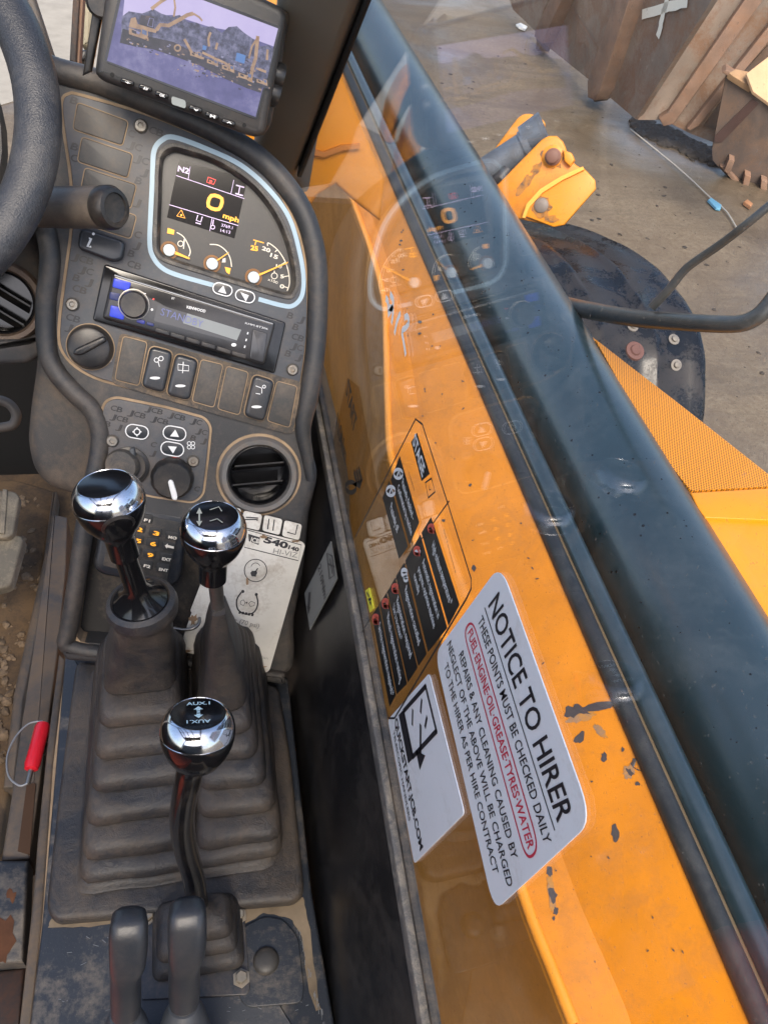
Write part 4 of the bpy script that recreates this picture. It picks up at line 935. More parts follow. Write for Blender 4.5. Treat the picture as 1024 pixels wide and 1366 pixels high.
Ink(PA, H).disc(203, 413, 1.8, 8).build('white_led', WHITE, rf)
for L, m_ in (([(152, 371), (175, 377), (172, 389), (150, 383)], BLUE), ([(148, 407), (168, 412), (165, 427), (146, 422)], BLUE), ([(147, 389), (161, 392), (159, 402), (146, 399)], surf('dim_blue_button', (.01, .02, .12), .3)), ([(183, 425), (194, 428), (193, 433), (182, 430)], surf('dim_blue_key', (.02, .03, .25), .3)), ([(196, 429), (206, 432), (205, 436), (195, 433)], bpy.data.materials['dim_blue_button'])):
    px('button', PA, L, H - .001, H + .0012, m_, rf, bev=.0006, r=.0015)
for i in range(6):
    x0, y0 = 208 + i * 20.5, 434 + i * 6.2
    px('button', PA, [(x0, y0 + 3), (x0 + 18, y0 + 8.5), (x0 + 17, y0 + 14), (x0 - 1, y0 + 8.5)], H - .001, H + .001, BLKS, rf, bev=.0005, r=.001)
px('usb_flap', PA, [(337, 439), (357, 445), (351, 484), (333, 478)], H - .001, H + .0014, surf('smoked_flap', (.045, .045, .048), .12), rf, bev=.0008, r=.002)
c = PA.hit(179, 406, H)
lathe('volume_knob', c, PA.n, [(.0135, -.001), (.0135, .001), (.0125, .0012), (.0122, .010), (.011, .0125), (.006, .0122), (0, .0118)], BLKS, rf, 36)
lathe('knob_ring', c, PA.n, [(.0138, -.001), (.0142, .0012), (.0133, .0014)], STEEL, rf, 36)

# instruction card
CF = Fr(PA.hit(330, 800, .012), PA.n + PA.v * .10, PA.hit(406, 724) - PA.hit(325, 704))
ca = thing('instruction_card', 'worn white instruction card with model and tyre pressure print', 'card', CF.hit(300, 890))
px('card_sheet', CF, [(300, 697), (318, 703), (404, 723), (407, 728), (360, 893), (356, 897), (318, 886), (243, 869), (240, 864), (256, 817), (254, 815), (272, 768)], -.0015, .0, PAPER, ca, r=.002)
px('card_sheet', CF, [(306, 702), (320, 706), (400, 726), (402, 730), (352, 889), (248, 864), (262, 820), (276, 770)], -.004, -.0018, surf('yellowed_page', (.5, .43, .32), .7), ca)
for L in ([(308, 676), (322, 679), (319, 700), (305, 697)], [(326, 681), (350, 687), (346, 708), (320, 702)], [(353, 687), (377, 693), (373, 714), (350, 708)], [(380, 694), (403, 700), (399, 721), (376, 715)]):
    tb = px('index_tab', CF, L, -.001, .0012, PAPER, ca, r=.003, bev=.0003)
for P_ in ([[(327, 693), (343, 693)], [(328, 690), (344, 691), (343, 695)]], [[(359, 692), (357, 706)], [(366, 693), (364, 708)]], [[(383, 710), (394, 713), (397, 700)]]):
    ik = Ink(CF, .0018)
    for q in P_: ik.line(q, 1.6)
    ik.build('tab_print', INKB, ca)
ik = Ink(CF, .0006)
ik.line(rl2 := [(330, 707), (402, 727), (398, 748), (326, 730)], 1.1, True); ik.text('540', (351, 723), (383, 732), 8, .05).text('140', (384, 732), (398, 736), 5, .05)
ik.poly([(331, 712), (347, 717), (345, 727), (332, 722)]); ik.arc(341, 761, 15, 0, 360, 1.1, 26); blotch(ik, 338, 765, 4.5, 4); ik.line([(340, 764), (344, 758)], 1.6).arc(341, 757, 6, 20, 170, .8)
ik.line([(322, 790), (316, 800), (317, 812), (324, 818), (334, 819), (341, 814), (344, 804), (342, 794)], 2, sm=4).disc(324, 789, 2.2, 8).disc(342, 793, 2.2, 8).disc(329, 804, 1.2, 8)
for k in range(5): ik.poly([(319 + k * 4.2, 815 + k * .8), (322 + k * 4.2, 815.5 + k * .8), (321 + k * 4.2, 819 + k * .8), (318 + k * 4.2, 818.5 + k * .8)])
ik.line([(321, 802), (325, 800), (327, 804), (325, 808), (321, 806)], .8, True).line([(340, 804), (335, 802), (332, 805), (334, 809), (339, 808)], .8, True)
tag(ik.build('card_print', INKB, ca), kind='stuff')
Ink(CF, .0010).text('JCB', (333, 722), (345, 725), 6, .03).build('emblem_letters', PAPER, ca)
ik = Ink(CF, .0006); ik.text('4.8 bar (70 psi)', (290, 824), (345, 838), 6, .01).text('MICHELIN', (306, 843), (334, 849), 5, .01).text('15.5/80-24', (306, 850), (334, 856), 4.5).text('POWER CL', (308, 856), (341, 864), 5).text('HI-VIZ', (364, 738), (396, 744), 7, 0).text('332/K2671', (341, 876), (357, 880), 2.5); tag(ik.build('faded_card_print', INKG, ca), kind='stuff')
ik = Ink(CF, .0005)
for x, y, a_, b_ in ((258, 826, 5, 7), (250, 868, 6, 2), (346, 889, 8, 2), (330, 776, 2, 5), (351, 716, 5, 2), (395, 722, 5, 1.5), (275, 862, 7, 3)): blotch(ik, x, y, a_, b_, 0, 15, .5)
tag(ik.build('stains', surf('card_stain', (.26, .17, .1), .9, var=.4, dscale=60), ca), kind='stuff')
tag(tube('wire_hook', [CF.hit(232, 838, .004), CF.hit(246, 840, .008), CF.hit(258, 838, .010), CF.hit(265, 832, .006), CF.hit(266, 824, .0)], .0018, STEEL, n=10, sm=5), 'bent steel wire hook holding the white card', 'hook')

# steering column shroud with its vent, left edge
CO = Fr(PA.w(*PA.uv(5, 400), -.06), PA.n + PA.u * .15, PA.u)
sh = thing('column_shroud', 'dusty brown column shroud with a round air vent at the left edge', 'shroud', CO.hit(0, 487, -.05))
hv = CO.uv(3, 403); VL = .030
px('shroud_shell', CO, [(-120, 280), (52, 285), (64, 350), (62, 420), (54, 462), (42, 478), (-120, 486)], -.06, 0, ABSD, sh, bev=.012, r=.02, holes=[[(hv[0] + VL * 1.1 * math.cos(2 * math.pi * k / 30), hv[1] + VL * 1.1 * math.sin(2 * math.pi * k / 30)) for k in range(30)]])
vent(CO, hv, .031, sh, .002, None, surf('brown_vent_ring', (.10, .065, .045), .5, dust=DUST, dust_amt=.5, dscale=40), name='air_vent', tilt=-.3)
px('lower_lip', CO, [(-120, 455), (40, 452), (57, 440), (60, 470), (40, 486), (-120, 490)], 0, .012, ABS, sh, bev=.006, r=.008)
lw2 = [PA.hit(x, y, -.22) for x, y in ((-15, 535), (0, 534), (14, 540), (22, 553), (18, 566), (4, 570), (-10, 572))]
tag(tube('hose', lw2, .006, surf('dull_hose', (.09, .08, .07), .6), n=12, sm=5), 'dusty loop of hose in the dark footwell', 'hose')

# ------------------------------------------------------------------ monitor
mo = thing('camera_monitor', 'rear view camera monitor showing yellow excavators on a purple screen', 'monitor', MO.hit(240, 180, -.03))
px('housing', MO, [(126, 98), (152, -92), (165, -95), (378, 10), (384, 22), (354, 178), (344, 184), (330, 181), (136, 108)], -.035, 0, surf('monitor_plastic', (.02, .02, .021), .4, dust=DUST, dust_amt=.1, bump=.4, bscale=1500), mo, bev=.006, r=.010, seg=4)
px('back_cover', MO, [(150, 90), (165, -70), (387, 14), (388, 26), (362, 170), (348, 186)], -.06, -.02, BLKS, mo, bev=.008, r=.01)
SCR = [(170, -38), (371, 38), (341, 156), (143, 81)]
px('screen_recess', MO, [(167, -45), (375, 36), (343, 160), (139, 82)], 0, .0008, BLK, mo, r=.003)
def scrm(name, stops, scale, em=.24):
    m, t, p = nodes(name); n_ = noise(t, scale, 6, .65); r_ = ramp(t, n_.outputs[0], stops); p.inputs['Base Color'].default_value = (.01, .01, .01, 1); p.inputs['Roughness'].default_value = .25
    t.links.new(r_.outputs[0], p.inputs['Emission Color']); p.inputs['Emission Strength'].default_value = em; return m
sc = Ink(MO, .0012).poly(SCR).build('screen', scrm('screen_yard', [(.3, (.09, .09, .33)), (.5, (.17, .16, .46)), (.62, (.30, .28, .60)), (.75, (.45, .42, .72))], 55), mo)
Ink(MO, .0016).poly([(170, -38), (371, 38), (365, 62), (338, 52), (314, 42), (280, 36), (230, 20), (164, 22)]).build('screen_sky', scrm('screen_sky_glow', [(.3, (.55, .48, .82)), (.7, (.66, .58, .9))], 20, .36), sc)
tr_ = [(161, 57), (163, 22), (172, 15), (190, 18), (205, 12), (215, 18), (228, 22), (240, 20), (252, 30), (262, 30), (272, 36), (284, 35), (296, 44), (305, 36), (316, 35), (326, 44), (338, 52), (348, 62), (358, 60), (365, 66), (354, 118), (330, 112), (300, 98), (268, 82), (232, 68)]
Ink(MO, .0019).poly(tr_).build('screen_trees', scrm('screen_foliage', [(.38, (.03, .035, .10)), (.5, (.12, .13, .27)), (.62, (.28, .28, .48))], 230), sc)
mc = Ink(MO, .0022); mc.poly([(160, 57), (164, 38), (176, 42), (205, 50), (232, 56), (262, 72), (300, 88), (352, 108), (348, 124), (330, 118), (300, 105), (268, 88), (235, 76), (205, 66), (180, 62)])
mc.poly([(188, 20), (206, 22), (206, 38), (186, 36)]); mc.build('screen_machines', scrm('screen_dark_machines', [(.35, (.01, .01, .03)), (.6, (.05, .04, .08)), (.72, (.25, .16, .14))], 140), sc)
oc = Ink(MO, .0025); oc.line([(202, 12), (215, 2), (228, -6)], 4).line([(232, -5), (234, 10), (232, 22)], 2.5).line([(209, 40), (214, 33), (225, 34), (240, 26), (250, 20), (258, 18)], 4.5).line([(258, 18), (266, 23), (270, 28)], 2.5)
oc.poly([(172, 36), (175, 24), (181, 23), (184, 32), (210, 40), (208, 44)]); oc.arc(237, 64, 4, 0, 360, 2).line([(246, 52), (256, 70)], 3.5).line([(279, 62), (278, 52), (281, 43)], 3).line([(288, 66), (290, 57)], 3).line([(270, 70), (300, 84), (312, 92)], 3).line([(333, 114), (337, 90), (341, 78), (344, 48)], 4.5).line([(344, 50), (336, 62), (332, 78)], 2.5).line([(331, 106), (338, 112)], 3).line([(356, 80), (357, 66)], 3).line([(345, 92), (355, 96)], 3)
sp = [Ink(MO, .0024 + .00005 * k_) for k_ in range(3)]
for k_ in range(150):
    f = random.random(); x, y = 170 + 185 * f + random.gauss(0, 2), 50 + 62 * f + random.gauss(0, 7); a_, b_ = random.uniform(1, 4.5), random.uniform(.8, 2.6)
    if random.random() < .35: x, y = 255 + 90 * random.random(), 72 + 30 * random.random()
    sp[k_ % 3].poly([(x, y), (x + a_, y + a_ * .4), (x + a_ - .4 * b_, y + a_ * .4 + b_), (x - .4 * b_, y + b_)])
for k_, (nm_, st_) in enumerate((('screen_orange_bits', [(.3, (.45, .27, .2)), (.7, (.75, .5, .35))]), ('screen_pale_bits', [(.3, (.3, .3, .5)), (.7, (.5, .48, .75))]), ('screen_dark_bits', [(.3, (.01, .01, .04)), (.7, (.06, .05, .14))]))): tag(sp[k_].build(nm_, scrm(nm_, st_, 90), mo), kind='stuff')
bc_, wc_ = Ink(MO, .00285), Ink(MO, .0030)
for (x, y, q_) in ((186, 46, 1.25), (262, 74, .75), (284, 84, .7), (305, 92, .8), (328, 103, .9), (350, 110, .7)):
    sl_ = .4
    def T(L): return [(x + a * q_, y + (b + a * sl_) * q_) for a, b in L]
    bc_.poly(T([(-12, 4), (12, 4), (13, 8), (-11, 9)])); oc.poly(T([(-11, -3), (2, -3), (3, 3), (-11, 4)])); oc.poly(T([(2, -8), (9, -8), (10, 3), (2, 3)])); wc_.poly(T([(3, -7), (8, -7), (8, -2), (3, -2)])); bc_.poly(T([(-8, -2), (-3, -2), (-3, 1), (-8, 1)]))
tag(bc_.build('screen_tracks', scrm('screen_track_black', [(.35, (.01, .01, .03)), (.7, (.05, .05, .1))], 200), sc), kind='stuff')
wc_.build('screen_cab_windows', scrm('screen_cab_window', [(.35, (.10, .14, .3)), (.7, (.2, .3, .6))], 200), sc)
oc.build('screen_orange_arms', scrm('screen_orange', [(.3, (.35, .20, .14)), (.6, (.80, .50, .30))], 120), sc)
Ink(MO, .0027).poly([(316, 70), (328, 74), (326, 85), (314, 81)]).poly([(271, 60), (276, 62), (275, 67), (270, 66)]).build('screen_blue_cab', scrm('screen_blue', [(.3, (.1, .3, .8)), (.7, (.15, .4, .95))], 60), sc)
Ink(MO, .0027).line([(200, 24), (205, 25), (204, 36), (197, 34)], 1, True).poly([(179, 40), (187, 43), (186, 46), (179, 43)]).build('screen_pale_marks', scrm('screen_pale', [(.3, (.3, .3, .6)), (.7, (.45, .45, .8))], 60), sc)
BT = (('+', 170, 110), ('AV', 194, 118), ('OK', 216, 127), (None, 239, 137), ('v', 261, 146), ('M', 283, 155), ('^', 305, 164))
for s_, x, y in BT:
    if s_ is None:
        px('sensor_window', MO, [(x - 10, y - 9), (x + 9, y - 3), (x + 9, y + 8), (x - 10, y + 2)], 0, .001, surf('grey_sensor', (.22, .24, .23), .2), mo, r=.002); continue
    b = px('button', MO, [(x - 8, y - 7), (x + 10, y - 1), (x + 8, y + 6), (x - 10, y)], 0, .0035, BLK, mo, bev=.0012, r=.002)
    Ink(MO, .0038).text(s_, (x - 3, y + 1), (x + 4, y + 3), 3.5, .03).build('button_print', WHITE, b)
for x, y in ((150, 100), (326, 167)): lathe('screw', MO.hit(x, y, 0), MO.n, [(.0018, 0), (.0016, .0004), (0, .0004)], VOID, mo, 10)
for x, y in ((377, 103), (371, 127)):
    c = MO.hit(x, y, -.02); lathe('clamp_knob', c - MO.u * .01, MO.u, [(.010, 0), (.0105, .008), (.0095, .011), (0, .011)], BLKS, mo, 20)
px('bracket_arm', MO, [(132, -40), (149, -40), (122, 96), (110, 101)], -.035, -.028, BLKS, mo, bev=.002)
lathe('bracket_knob', MO.hit(136, 5, -.02), MO.n, [(.011, 0), (.011, .010), (.009, .012), (0, .012)], BLKS, mo, 20)

# ------------------------------------------------------------------ steering wheel and stalk
swc = rel(-.276, .679, -.266); t_, y_ = .744, -.1
sn = V((math.sin(y_) * math.sin(t_), -math.cos(y_) * math.sin(t_), math.cos(t_)))
st = thing('steering_wheel', 'black leather grained steering wheel rim at the left edge', 'steering wheel', swc - sn * .1)
su = V((0, 1, 0)).cross(sn).normalized(); sv = sn.cross(su)
bm = bmesh.new(); N1, N2 = 96, 18; R1, R2 = .168, .0165; g_ = []
for i in range(N1):
    a = 2 * math.pi * i / N1; d = su * math.cos(a) + sv * math.sin(a)
    g_.append([bm.verts.new(swc + d * (R1 + R2 * 1.05 * math.cos(b)) + sn * (R2 * math.sin(b))) for b in [2 * math.pi * k / N2 for k in range(N2)]])
for i in range(N1):
    for k in range(N2): bm.faces.new((g_[i][k], g_[(i + 1) % N1][k], g_[(i + 1) % N1][(k + 1) % N2], g_[i][(k + 1) % N2]))
mk('rim', bm, surf('grained_wheel_rim', (.03, .032, .038), .36, bump=1, bscale=700, dust=(.25, .23, .2), dust_amt=.2, fine=.2), st)
lathe('hub', swc - sn * .03, sn, [(.02, -.05), (.045, -.01), (.05, .0), (.045, .008), (0, .01)], BLKS, st, 32)
for a in (R(200), R(90), R(330)):
    d = su * math.cos(a) + sv * math.sin(a)
    tube('spoke', [swc - sn * .03 + d * .03, swc - sn * .02 + d * .1, swc + d * .16], [.014, .012, .010], BLKS, st, 12)
lathe('pad', swc - sn * .055, sn, [(.13, 0), (.128, .01), (.05, .015), (0, .016)], surf('wheel_pad', (.045, .043, .04), .6, dust=DUST, dust_amt=.3), st, 40)
sk = thing('column_stalk', 'stubby black column stalk with a rounded end cap beside the wheel', 'stalk', dep(100, 300, .68))
a, b = dep(20, 276, .70), dep(146, 277, .645)
dv = (b - a).normalized()
tube('stalk_barrel', [a, a + (b - a) * .5, b - dv * .004, b], [.0172, .0172, .0172, .0155], surf('stalk_plastic', (.075, .064, .055), .4, dust=DUST, dust_amt=.25, dscale=25, bump=.4, bscale=1000), sk, 32)
lathe('end_cap', b - dv * .002, dv, [(.0168, -.006), (.0178, -.002), (.0178, .005), (.0155, .009), (.012, .0095), (.0115, .0078), (.008, .0075), (0, .0075)], BLKS, sk, 32)
Ink(Fr(dep(80, 254, .66), (0, -.3, 1), (1, 0, 0)), 0).line([(62, 255), (140, 251)], 2.2).build('pale_edge_line', plain('pale_blue_edge', (.16, .26, .32), .35), sk)  # pale blue line along the top of the barrel

# ------------------------------------------------------------------ console top, rails, floor
co_ = thing('side_console', 'blue black metal console top, scuffed and dusty, carrying the levers', 'console', rel(0, .2, -.9))
px('console_plate', TOP, [(88, 862), (236, 884), (384, 902), (416, 1190), (440, 1330), (470, 1500), (10, 1500), (40, 1366), (56, 1233)], -.14, 0, METAL, co_, bev=.003, r=.004)
ik = Ink(TOP, .0008)
def rough(L, j=1.2, k=5):
    out = []
    for (x0, y0), (x1, y1) in zip(L, L[1:] + L[:1]):
        for i in range(k): f = i / k; out.append((x0 + (x1 - x0) * f + random.uniform(-j, j), y0 + (y1 - y0) * f + random.uniform(-j, j)))
    return out
ik.poly(rough([(70, 1222), (190, 1214), (190, 1229), (120, 1236), (64, 1238)]))
ik.poly(rough([(318, 1206), (404, 1196), (411, 1225), (421, 1300), (427, 1345), (421, 1349), (411, 1318), (403, 1248), (386, 1224), (352, 1218), (322, 1234)]))
tag(ik.build('dust_residue', surf('caked_dust', (.20, .155, .105), .95, var=.35, dscale=40), co_), kind='stuff')
px('inner_plate', TOP, [(322, 1238), (352, 1222), (378, 1226), (398, 1250), (406, 1320), (402, 1338), (330, 1344), (318, 1330), (316, 1262)], .0009, .0025, METAL, co_, bev=.001, r=.006)
px('lever_plate', TOP, [(186, 1290), (196, 1212), (325, 1208), (334, 1318), (330, 1327), (188, 1334)], .0009, .0035, surf('gaiter_plate', (.03, .035, .045), .4, dust=DUST, dust_amt=.4, dscale=20), co_, bev=.001, r=.004)
lathe('dome_plug', ph(355, 1282, ZP + .0025), (0, 0, 1), [(.0120, -.001), (.0115, .002), (.009, .0045), (.004, .0055), (0, .0056)], surf('dome_plug_rubber', (.05, .048, .046), .5, dust=DUST, dust_amt=.4, dscale=50), co_, 28)
for x, y in ((318, 1222), (322, 1305), (198, 1222)):
    lathe('bolt', ph(x, y, ZP + .0035), (0, 0, 1), [(.008, -.001), (.008, .0012), (.0056, .0014), (.0056, .006), (.0046, .007), (0, .007)], surf('zinc_bolt', (.30, .27, .22), .45, .5, dust=TAN, dust_amt=.5, dscale=90), co_, 6)
ik = Ink(TOP, .0010)
for k in range(20):
    x, y = random.uniform(70, 420), random.uniform(1325, 1350); ik.line([(x, y), (x + random.uniform(1, 7), y + random.uniform(-2, 2))], random.uniform(.4, .9))
for k in range(34):
    y = random.uniform(1240, 1366); x = 398 + (y - 1240) * .27 + random.uniform(-2, 3); ik.line([(x, y), (x + random.uniform(-1, 1), y + random.uniform(3, 11))], random.uniform(.4, 1.1))
for k in range(7): 
    x, y = random.gauss(125, 14), random.gauss(1262, 9); ik.line([(x, y), (x + random.uniform(-8, 8), y + random.uniform(-4, 6))], .8)
tag(ik.build('scratches', plain('bright_scratch', (.16, .17, .18), .5), co_), kind='stuff')

fr_ = thing('floor_rail', 'dirty painted channel rail running along the left of the console', 'rail', rel(-.2, .4, -1))
px('rail_top', Z(2.4 - .87), [(72, 686), (90, 690), (88, 760), (77, 869), (62, 985), (47, 1092), (40, 1145), (2, 1148), (16, 1060), (30, 960), (50, 832)], -.05, 0, RAIL, fr_, bev=.002, r=.002)
px('edge_flange', Z(2.4 - .825), [(79, 872), (88, 880), (72, 1020), (57, 1233), (38, 1400), (22, 1400), (44, 1200), (50, 1120), (64, 985)], -.05, 0, RAIL, fr_, bev=.003)
px('edge_lip', Z(2.4 - .815), [(88, 880), (93, 880), (78, 1020), (62, 1215), (44, 1400), (38, 1400), (56, 1233), (71, 1020)], -.02, 0, GRIME, fr_, bev=.001)
px('lower_gusset', Z(2.4 - .86), [(-40, 1147), (38, 1147), (31, 1283), (-40, 1288)], -.03, .0, METAL, fr_, bev=.004)
px('lower_gusset', Z(2.4 - .88), [(-40, 1298), (34, 1290), (24, 1400), (-40, 1400)], -.03, 0, surf('dark_rusted_plate', (.02, .012, .01), .6, dust=(.1, .04, .02), dust_amt=.6), fr_, bev=.004)
Ik = Ink(Z(2.4 - .86), .0006)
blotch(Ik, 16, 1195, 5, 8, 0, 13, .5); blotch(Ik, 4, 1255, 14, 34, 0, 20, .35); Ik.build('rust_patches', surf('flaking_rust', (.09, .035, .015), .9, var=.4, dscale=60), fr_)
px('handle_slot', Z(2.4 - .869), [(36, 1045), (48, 1045), (40, 1140), (24, 1135)], -.02, .0006, surf('slot_dirt', (.06, .03, .015), .9), fr_)
mt = thing('floor_mat', 'brown mud caked floor mat at the left edge', 'floor mat', rel(-.35, .5, -1.25))
px('mat_sheet', Z(2.4 - 1.215), [(-160, 640), (20, 638), (76, 655), (68, 700), (60, 745), (42, 850), (24, 935), (14, 1040), (-4, 1140), (-260, 1140)], -.03, 0, FLOOR, mt, bev=.008, r=.02)
px('raised_edge', Z(2.4 - 1.20), [(76, 655), (66, 745), (48, 850), (30, 935), (18, 1050), (4, 1050), (18, 925), (36, 845), (58, 745), (70, 655)], -.04, 0, RAIL, mt, bev=.005)
bm = bmesh.new()
for k in range(230):
    x, y = random.gauss(4, 12), random.uniform(850, 1100)
    if k < 90: x, y = random.uniform(-5, 55), random.uniform(660, 880)
    if x > 62 - (y - 745) * .21: continue
    c = ph(x, y, 2.4 - 1.214); s = random.choice([.002, .003, .004, .007, .010])
    mtx = Matrix.Translation(c) @ Matrix.Rotation(random.uniform(0, 6), 4, 'Z') @ Matrix.Diagonal((s, s * random.uniform(.5, 1.3), s * .6, 1))
    bmesh.ops.create_icosphere(bm, subdivisions=1, radius=1, matrix=mtx)
for v_ in bm.verts: v_.co += V((random.gauss(0, .0006), random.gauss(0, .0006), random.gauss(0, .0005)))
tag(mk('mud_crumbs', bm, surf('mud_crumb', (.15, .105, .065), .95, var=.5, dscale=90), smooth=False), kind='stuff')
pe = thing('foot_pedal', 'grey dusty ribbed foot pedal low in the footwell', 'pedal', ph(5, 700, 2.4 - 1.2))
PF = Fr(rel(-.3, .72, -1.13), (0, -.45, 1), (1, 0, 0))
px('pedal_pad', PF, [(-90, 648), (20, 655), (26, 662), (18, 712), (10, 718), (-90, 716)], -.02, 0, PEDAL, pe, bev=.004, r=.008)
for k in range(7): px('rib', PF, [(-86 + k * 15, 652), (-80 + k * 15, 653), (-84 + k * 15, 712), (-91 + k * 15, 711)], 0, .004, PEDAL, pe, bev=.001)
px('pedal_arm', PF, [(-60, 716), (12, 712), (28, 714), (31, 720), (14, 780), (8, 784), (-60, 800)], -.05, -.018, PEDAL, pe, bev=.006, r=.006)

# red pull handle
rh = thing('pull_handle', 'red plastic pull handle on a thin wire loop beside the console', 'handle', ph(50, 1000, 2.4 - .86))
zh = 2.4 - .835
a, b = ph(58, 966, zh), ph(42, 1026, zh); d = b - a
tube('grip', [a - d * .02, a, a + d * .08, a + d * .5, a + d * .9, b, b + d * .03], [.004, .0068, .0082, .0078, .0082, .007, .004], REDP, rh, 20)
tube('steel_tip', [b, ph(37, 1046, zh)], .003, STEEL, rh, 12)
tube('wire_loop', [ph(x, y, zh + .002) for x, y in ((57, 962), (38, 966), (20, 985), (10, 1010), (12, 1035), (26, 1048), (37, 1045))], .0011, surf('loop_wire', (.3, .31, .32), .4, .5), rh, 8, sm=6)
for x, y in ((66, 985), (62, 1002)): lathe('rivet', ph(x, y, zh - .01), (-.5, 0, 1), [(.005, 0), (.0045, .003), (0, .004)], BLKS, rh, 12)

# ------------------------------------------------------------------ lever gaiter: rubber mat and bellows
ga = thing('lever_gaiter', 'black ribbed rubber gaiter with two bellows on a wide flat base', 'gaiter', rel(-.02, .38, -.8))
px('base_mat', Z(ZP + .014), [(101, 880), (236, 893), (372, 912), (388, 1010), (406, 1180), (404, 1192), (392, 1202), (76, 1228), (64, 1218), (62, 1200), (78, 1060)], -.0135, 0, RUB, ga, bev=.006, r=.012)
def rrect(x0, x1, y0, y1, z, r, n=4): return [V((a, b, z)) for a, b in rnd(ccw([(x0, y0), (x1, y0), (x1, y1), (x0, y1)]), r, n)]
def dense(L, step=.009):
    out = []
    for a, b in zip(L, L[1:] + L[:1]):
        k = max(1, int((b - a).length / step)); out += [a.lerp(b, i / k) for i in range(k)]
    return out
from mathutils import noise as mn
def sag(L, amp=.0016):
    return [p + V((mn.noise(p * 38) * amp * .6, mn.noise(p * 26 + V((9, 0, 0))) * amp * 1.3, mn.noise(p * 30 + V((0, 5, 0))) * amp * 1.2)) for p in L]
def even(loops):
    n = 96; out = []
    for L in loops:
        c = sum(L, V((0, 0, 0))) / len(L); P_ = dense(L + [], .004)
        A_ = sorted(((math.atan2(p.y - c.y, p.x - c.x), p) for p in P_), key=lambda q: q[0]); o_ = []
        for k in range(n):
            a = -math.pi + 2 * math.pi * (k + .5) / n
            j = next((i for i, q in enumerate(A_) if q[0] >= a), 0); p0, p1 = A_[j - 1], A_[j]
            d0 = (a - p0[0]) % (2 * math.pi); d1 = (p1[0] - a) % (2 * math.pi); o_.append(p0[1].lerp(p1[1], d0 / (d0 + d1 + 1e-9)))
        out.append(sag(o_))
    return out
def stack(rows, r=.014):
    loops = []
    for (xa, ya, xb, yb, z, zt, yfar) in rows:
        p, q = ph(xa, ya, z), ph(xb, yb, z); x0, x1 = p.x, q.x; y0 = (p.y + q.y) / 2; hgt = zt - z
        for i_, dz in ((.012, .0015), (.0035, -.0008), (.0006, .0012), (-.0004, .0045), (.0008, .45 * hgt), (.0026, .75 * hgt), (.0065, .93 * hgt), (.013, hgt)):
            loops.append(rrect(x0 + i_, x1 - i_, y0 + i_, yfar - i_ * .6, z + dz, r))
    return loops
B0 = ZP + .014
ST = .0185
common = [(102, 1184, 372, 1172, B0 - .001, B0 + .010, .505), (107, 1171, 379, 1155, B0 + .010, B0 + .026, .503)]
loft('bellows_base', even(stack(common)), RUB, ga, ang=75)
z0 = B0 + .025
Arow = [(110, 1143, 256, 1140), (115, 1098, 255, 1095), (122, 1054, 252, 1052), (128, 1012, 248, 1010), (132, 970, 243, 968), (138, 927, 236, 925)]
Brow = [(262, 1133, 377, 1128), (264, 1092, 369, 1088), (265, 1054, 357, 1052), (266, 1017, 346, 1015), (268, 983, 338, 981), (270, 953, 331, 950)]
def bellows(rows, topc, topr, zt, first, far0, farslope, topax):
    R_ = []
    for k, (xa, ya, xb, yb) in enumerate(rows[:-1]):
        z = z0 + k * ST; R_.append((xa, ya, xb, yb, z, z + ST, far0 - k * farslope))
    loops = stack(R_)
    xa, ya, xb, yb = rows[-1]; z = z0 + (len(rows) - 1) * ST
    p, q = ph(xa, ya, z), ph(xb, yb, z); x0, x1, y0 = p.x, q.x, (p.y + q.y) / 2; yf = far0 - (len(rows) - 1) * farslope
    base = None
    for i_, dz in ((.006, 0), (.0005, .0012), (0, .004), (.0015, .012)):
        base = rrect(x0 + i_, x1 - i_, y0 + i_, yf - i_, z + dz, .016); loops.append(base)
    n_ = len(base); c0_ = sum(base, V((0, 0, 0))) / n_; u, v = V((1, 0, 0)), V((0, 1, 0))
    top = []
    for q_ in base:
        a = math.atan2(q_.y - c0_.y, q_.x - c0_.x); top.append(topc + (u * math.cos(a) + v * math.sin(a)) * topr + V((0, 0, -topax.y * math.sin(a) * topr / max(.3, topax.z))))
    for f in (.25, .5, .75, .93, 1):
        loops.append([a.lerp(b, f ** .8 if f < 1 else 1) for a, b in zip(base, top)])
    return loops
# left lever: knob at depth .526, collar ring at depth .66
kA, cA = dep(146, 668, .57), dep(190, 808, .655)
axA = (kA - cA).normalized()
loft('bellows', even(bellows(Arow, cA - axA * .006, .0255, 0, 0, .515, .010, axA)), RUB, ga, ang=75)
lathe('collar_ring', cA, axA, [(.024, -.014), (.0285, -.008), (.0300, 0), (.0285, .006), (.0245, .009), (.0225, .007), (.022, .003), (0, .003)], RUB, ga, 40)
kB, cB = dep(285, 708, .575), dep(291, 806, .645)
axB = (kB - cB).normalized()
loft('bellows', even(bellows(Brow, cB - axB * .002, .0105, 0, 0, .515, .010, axB)), RUB, ga, ang=75)

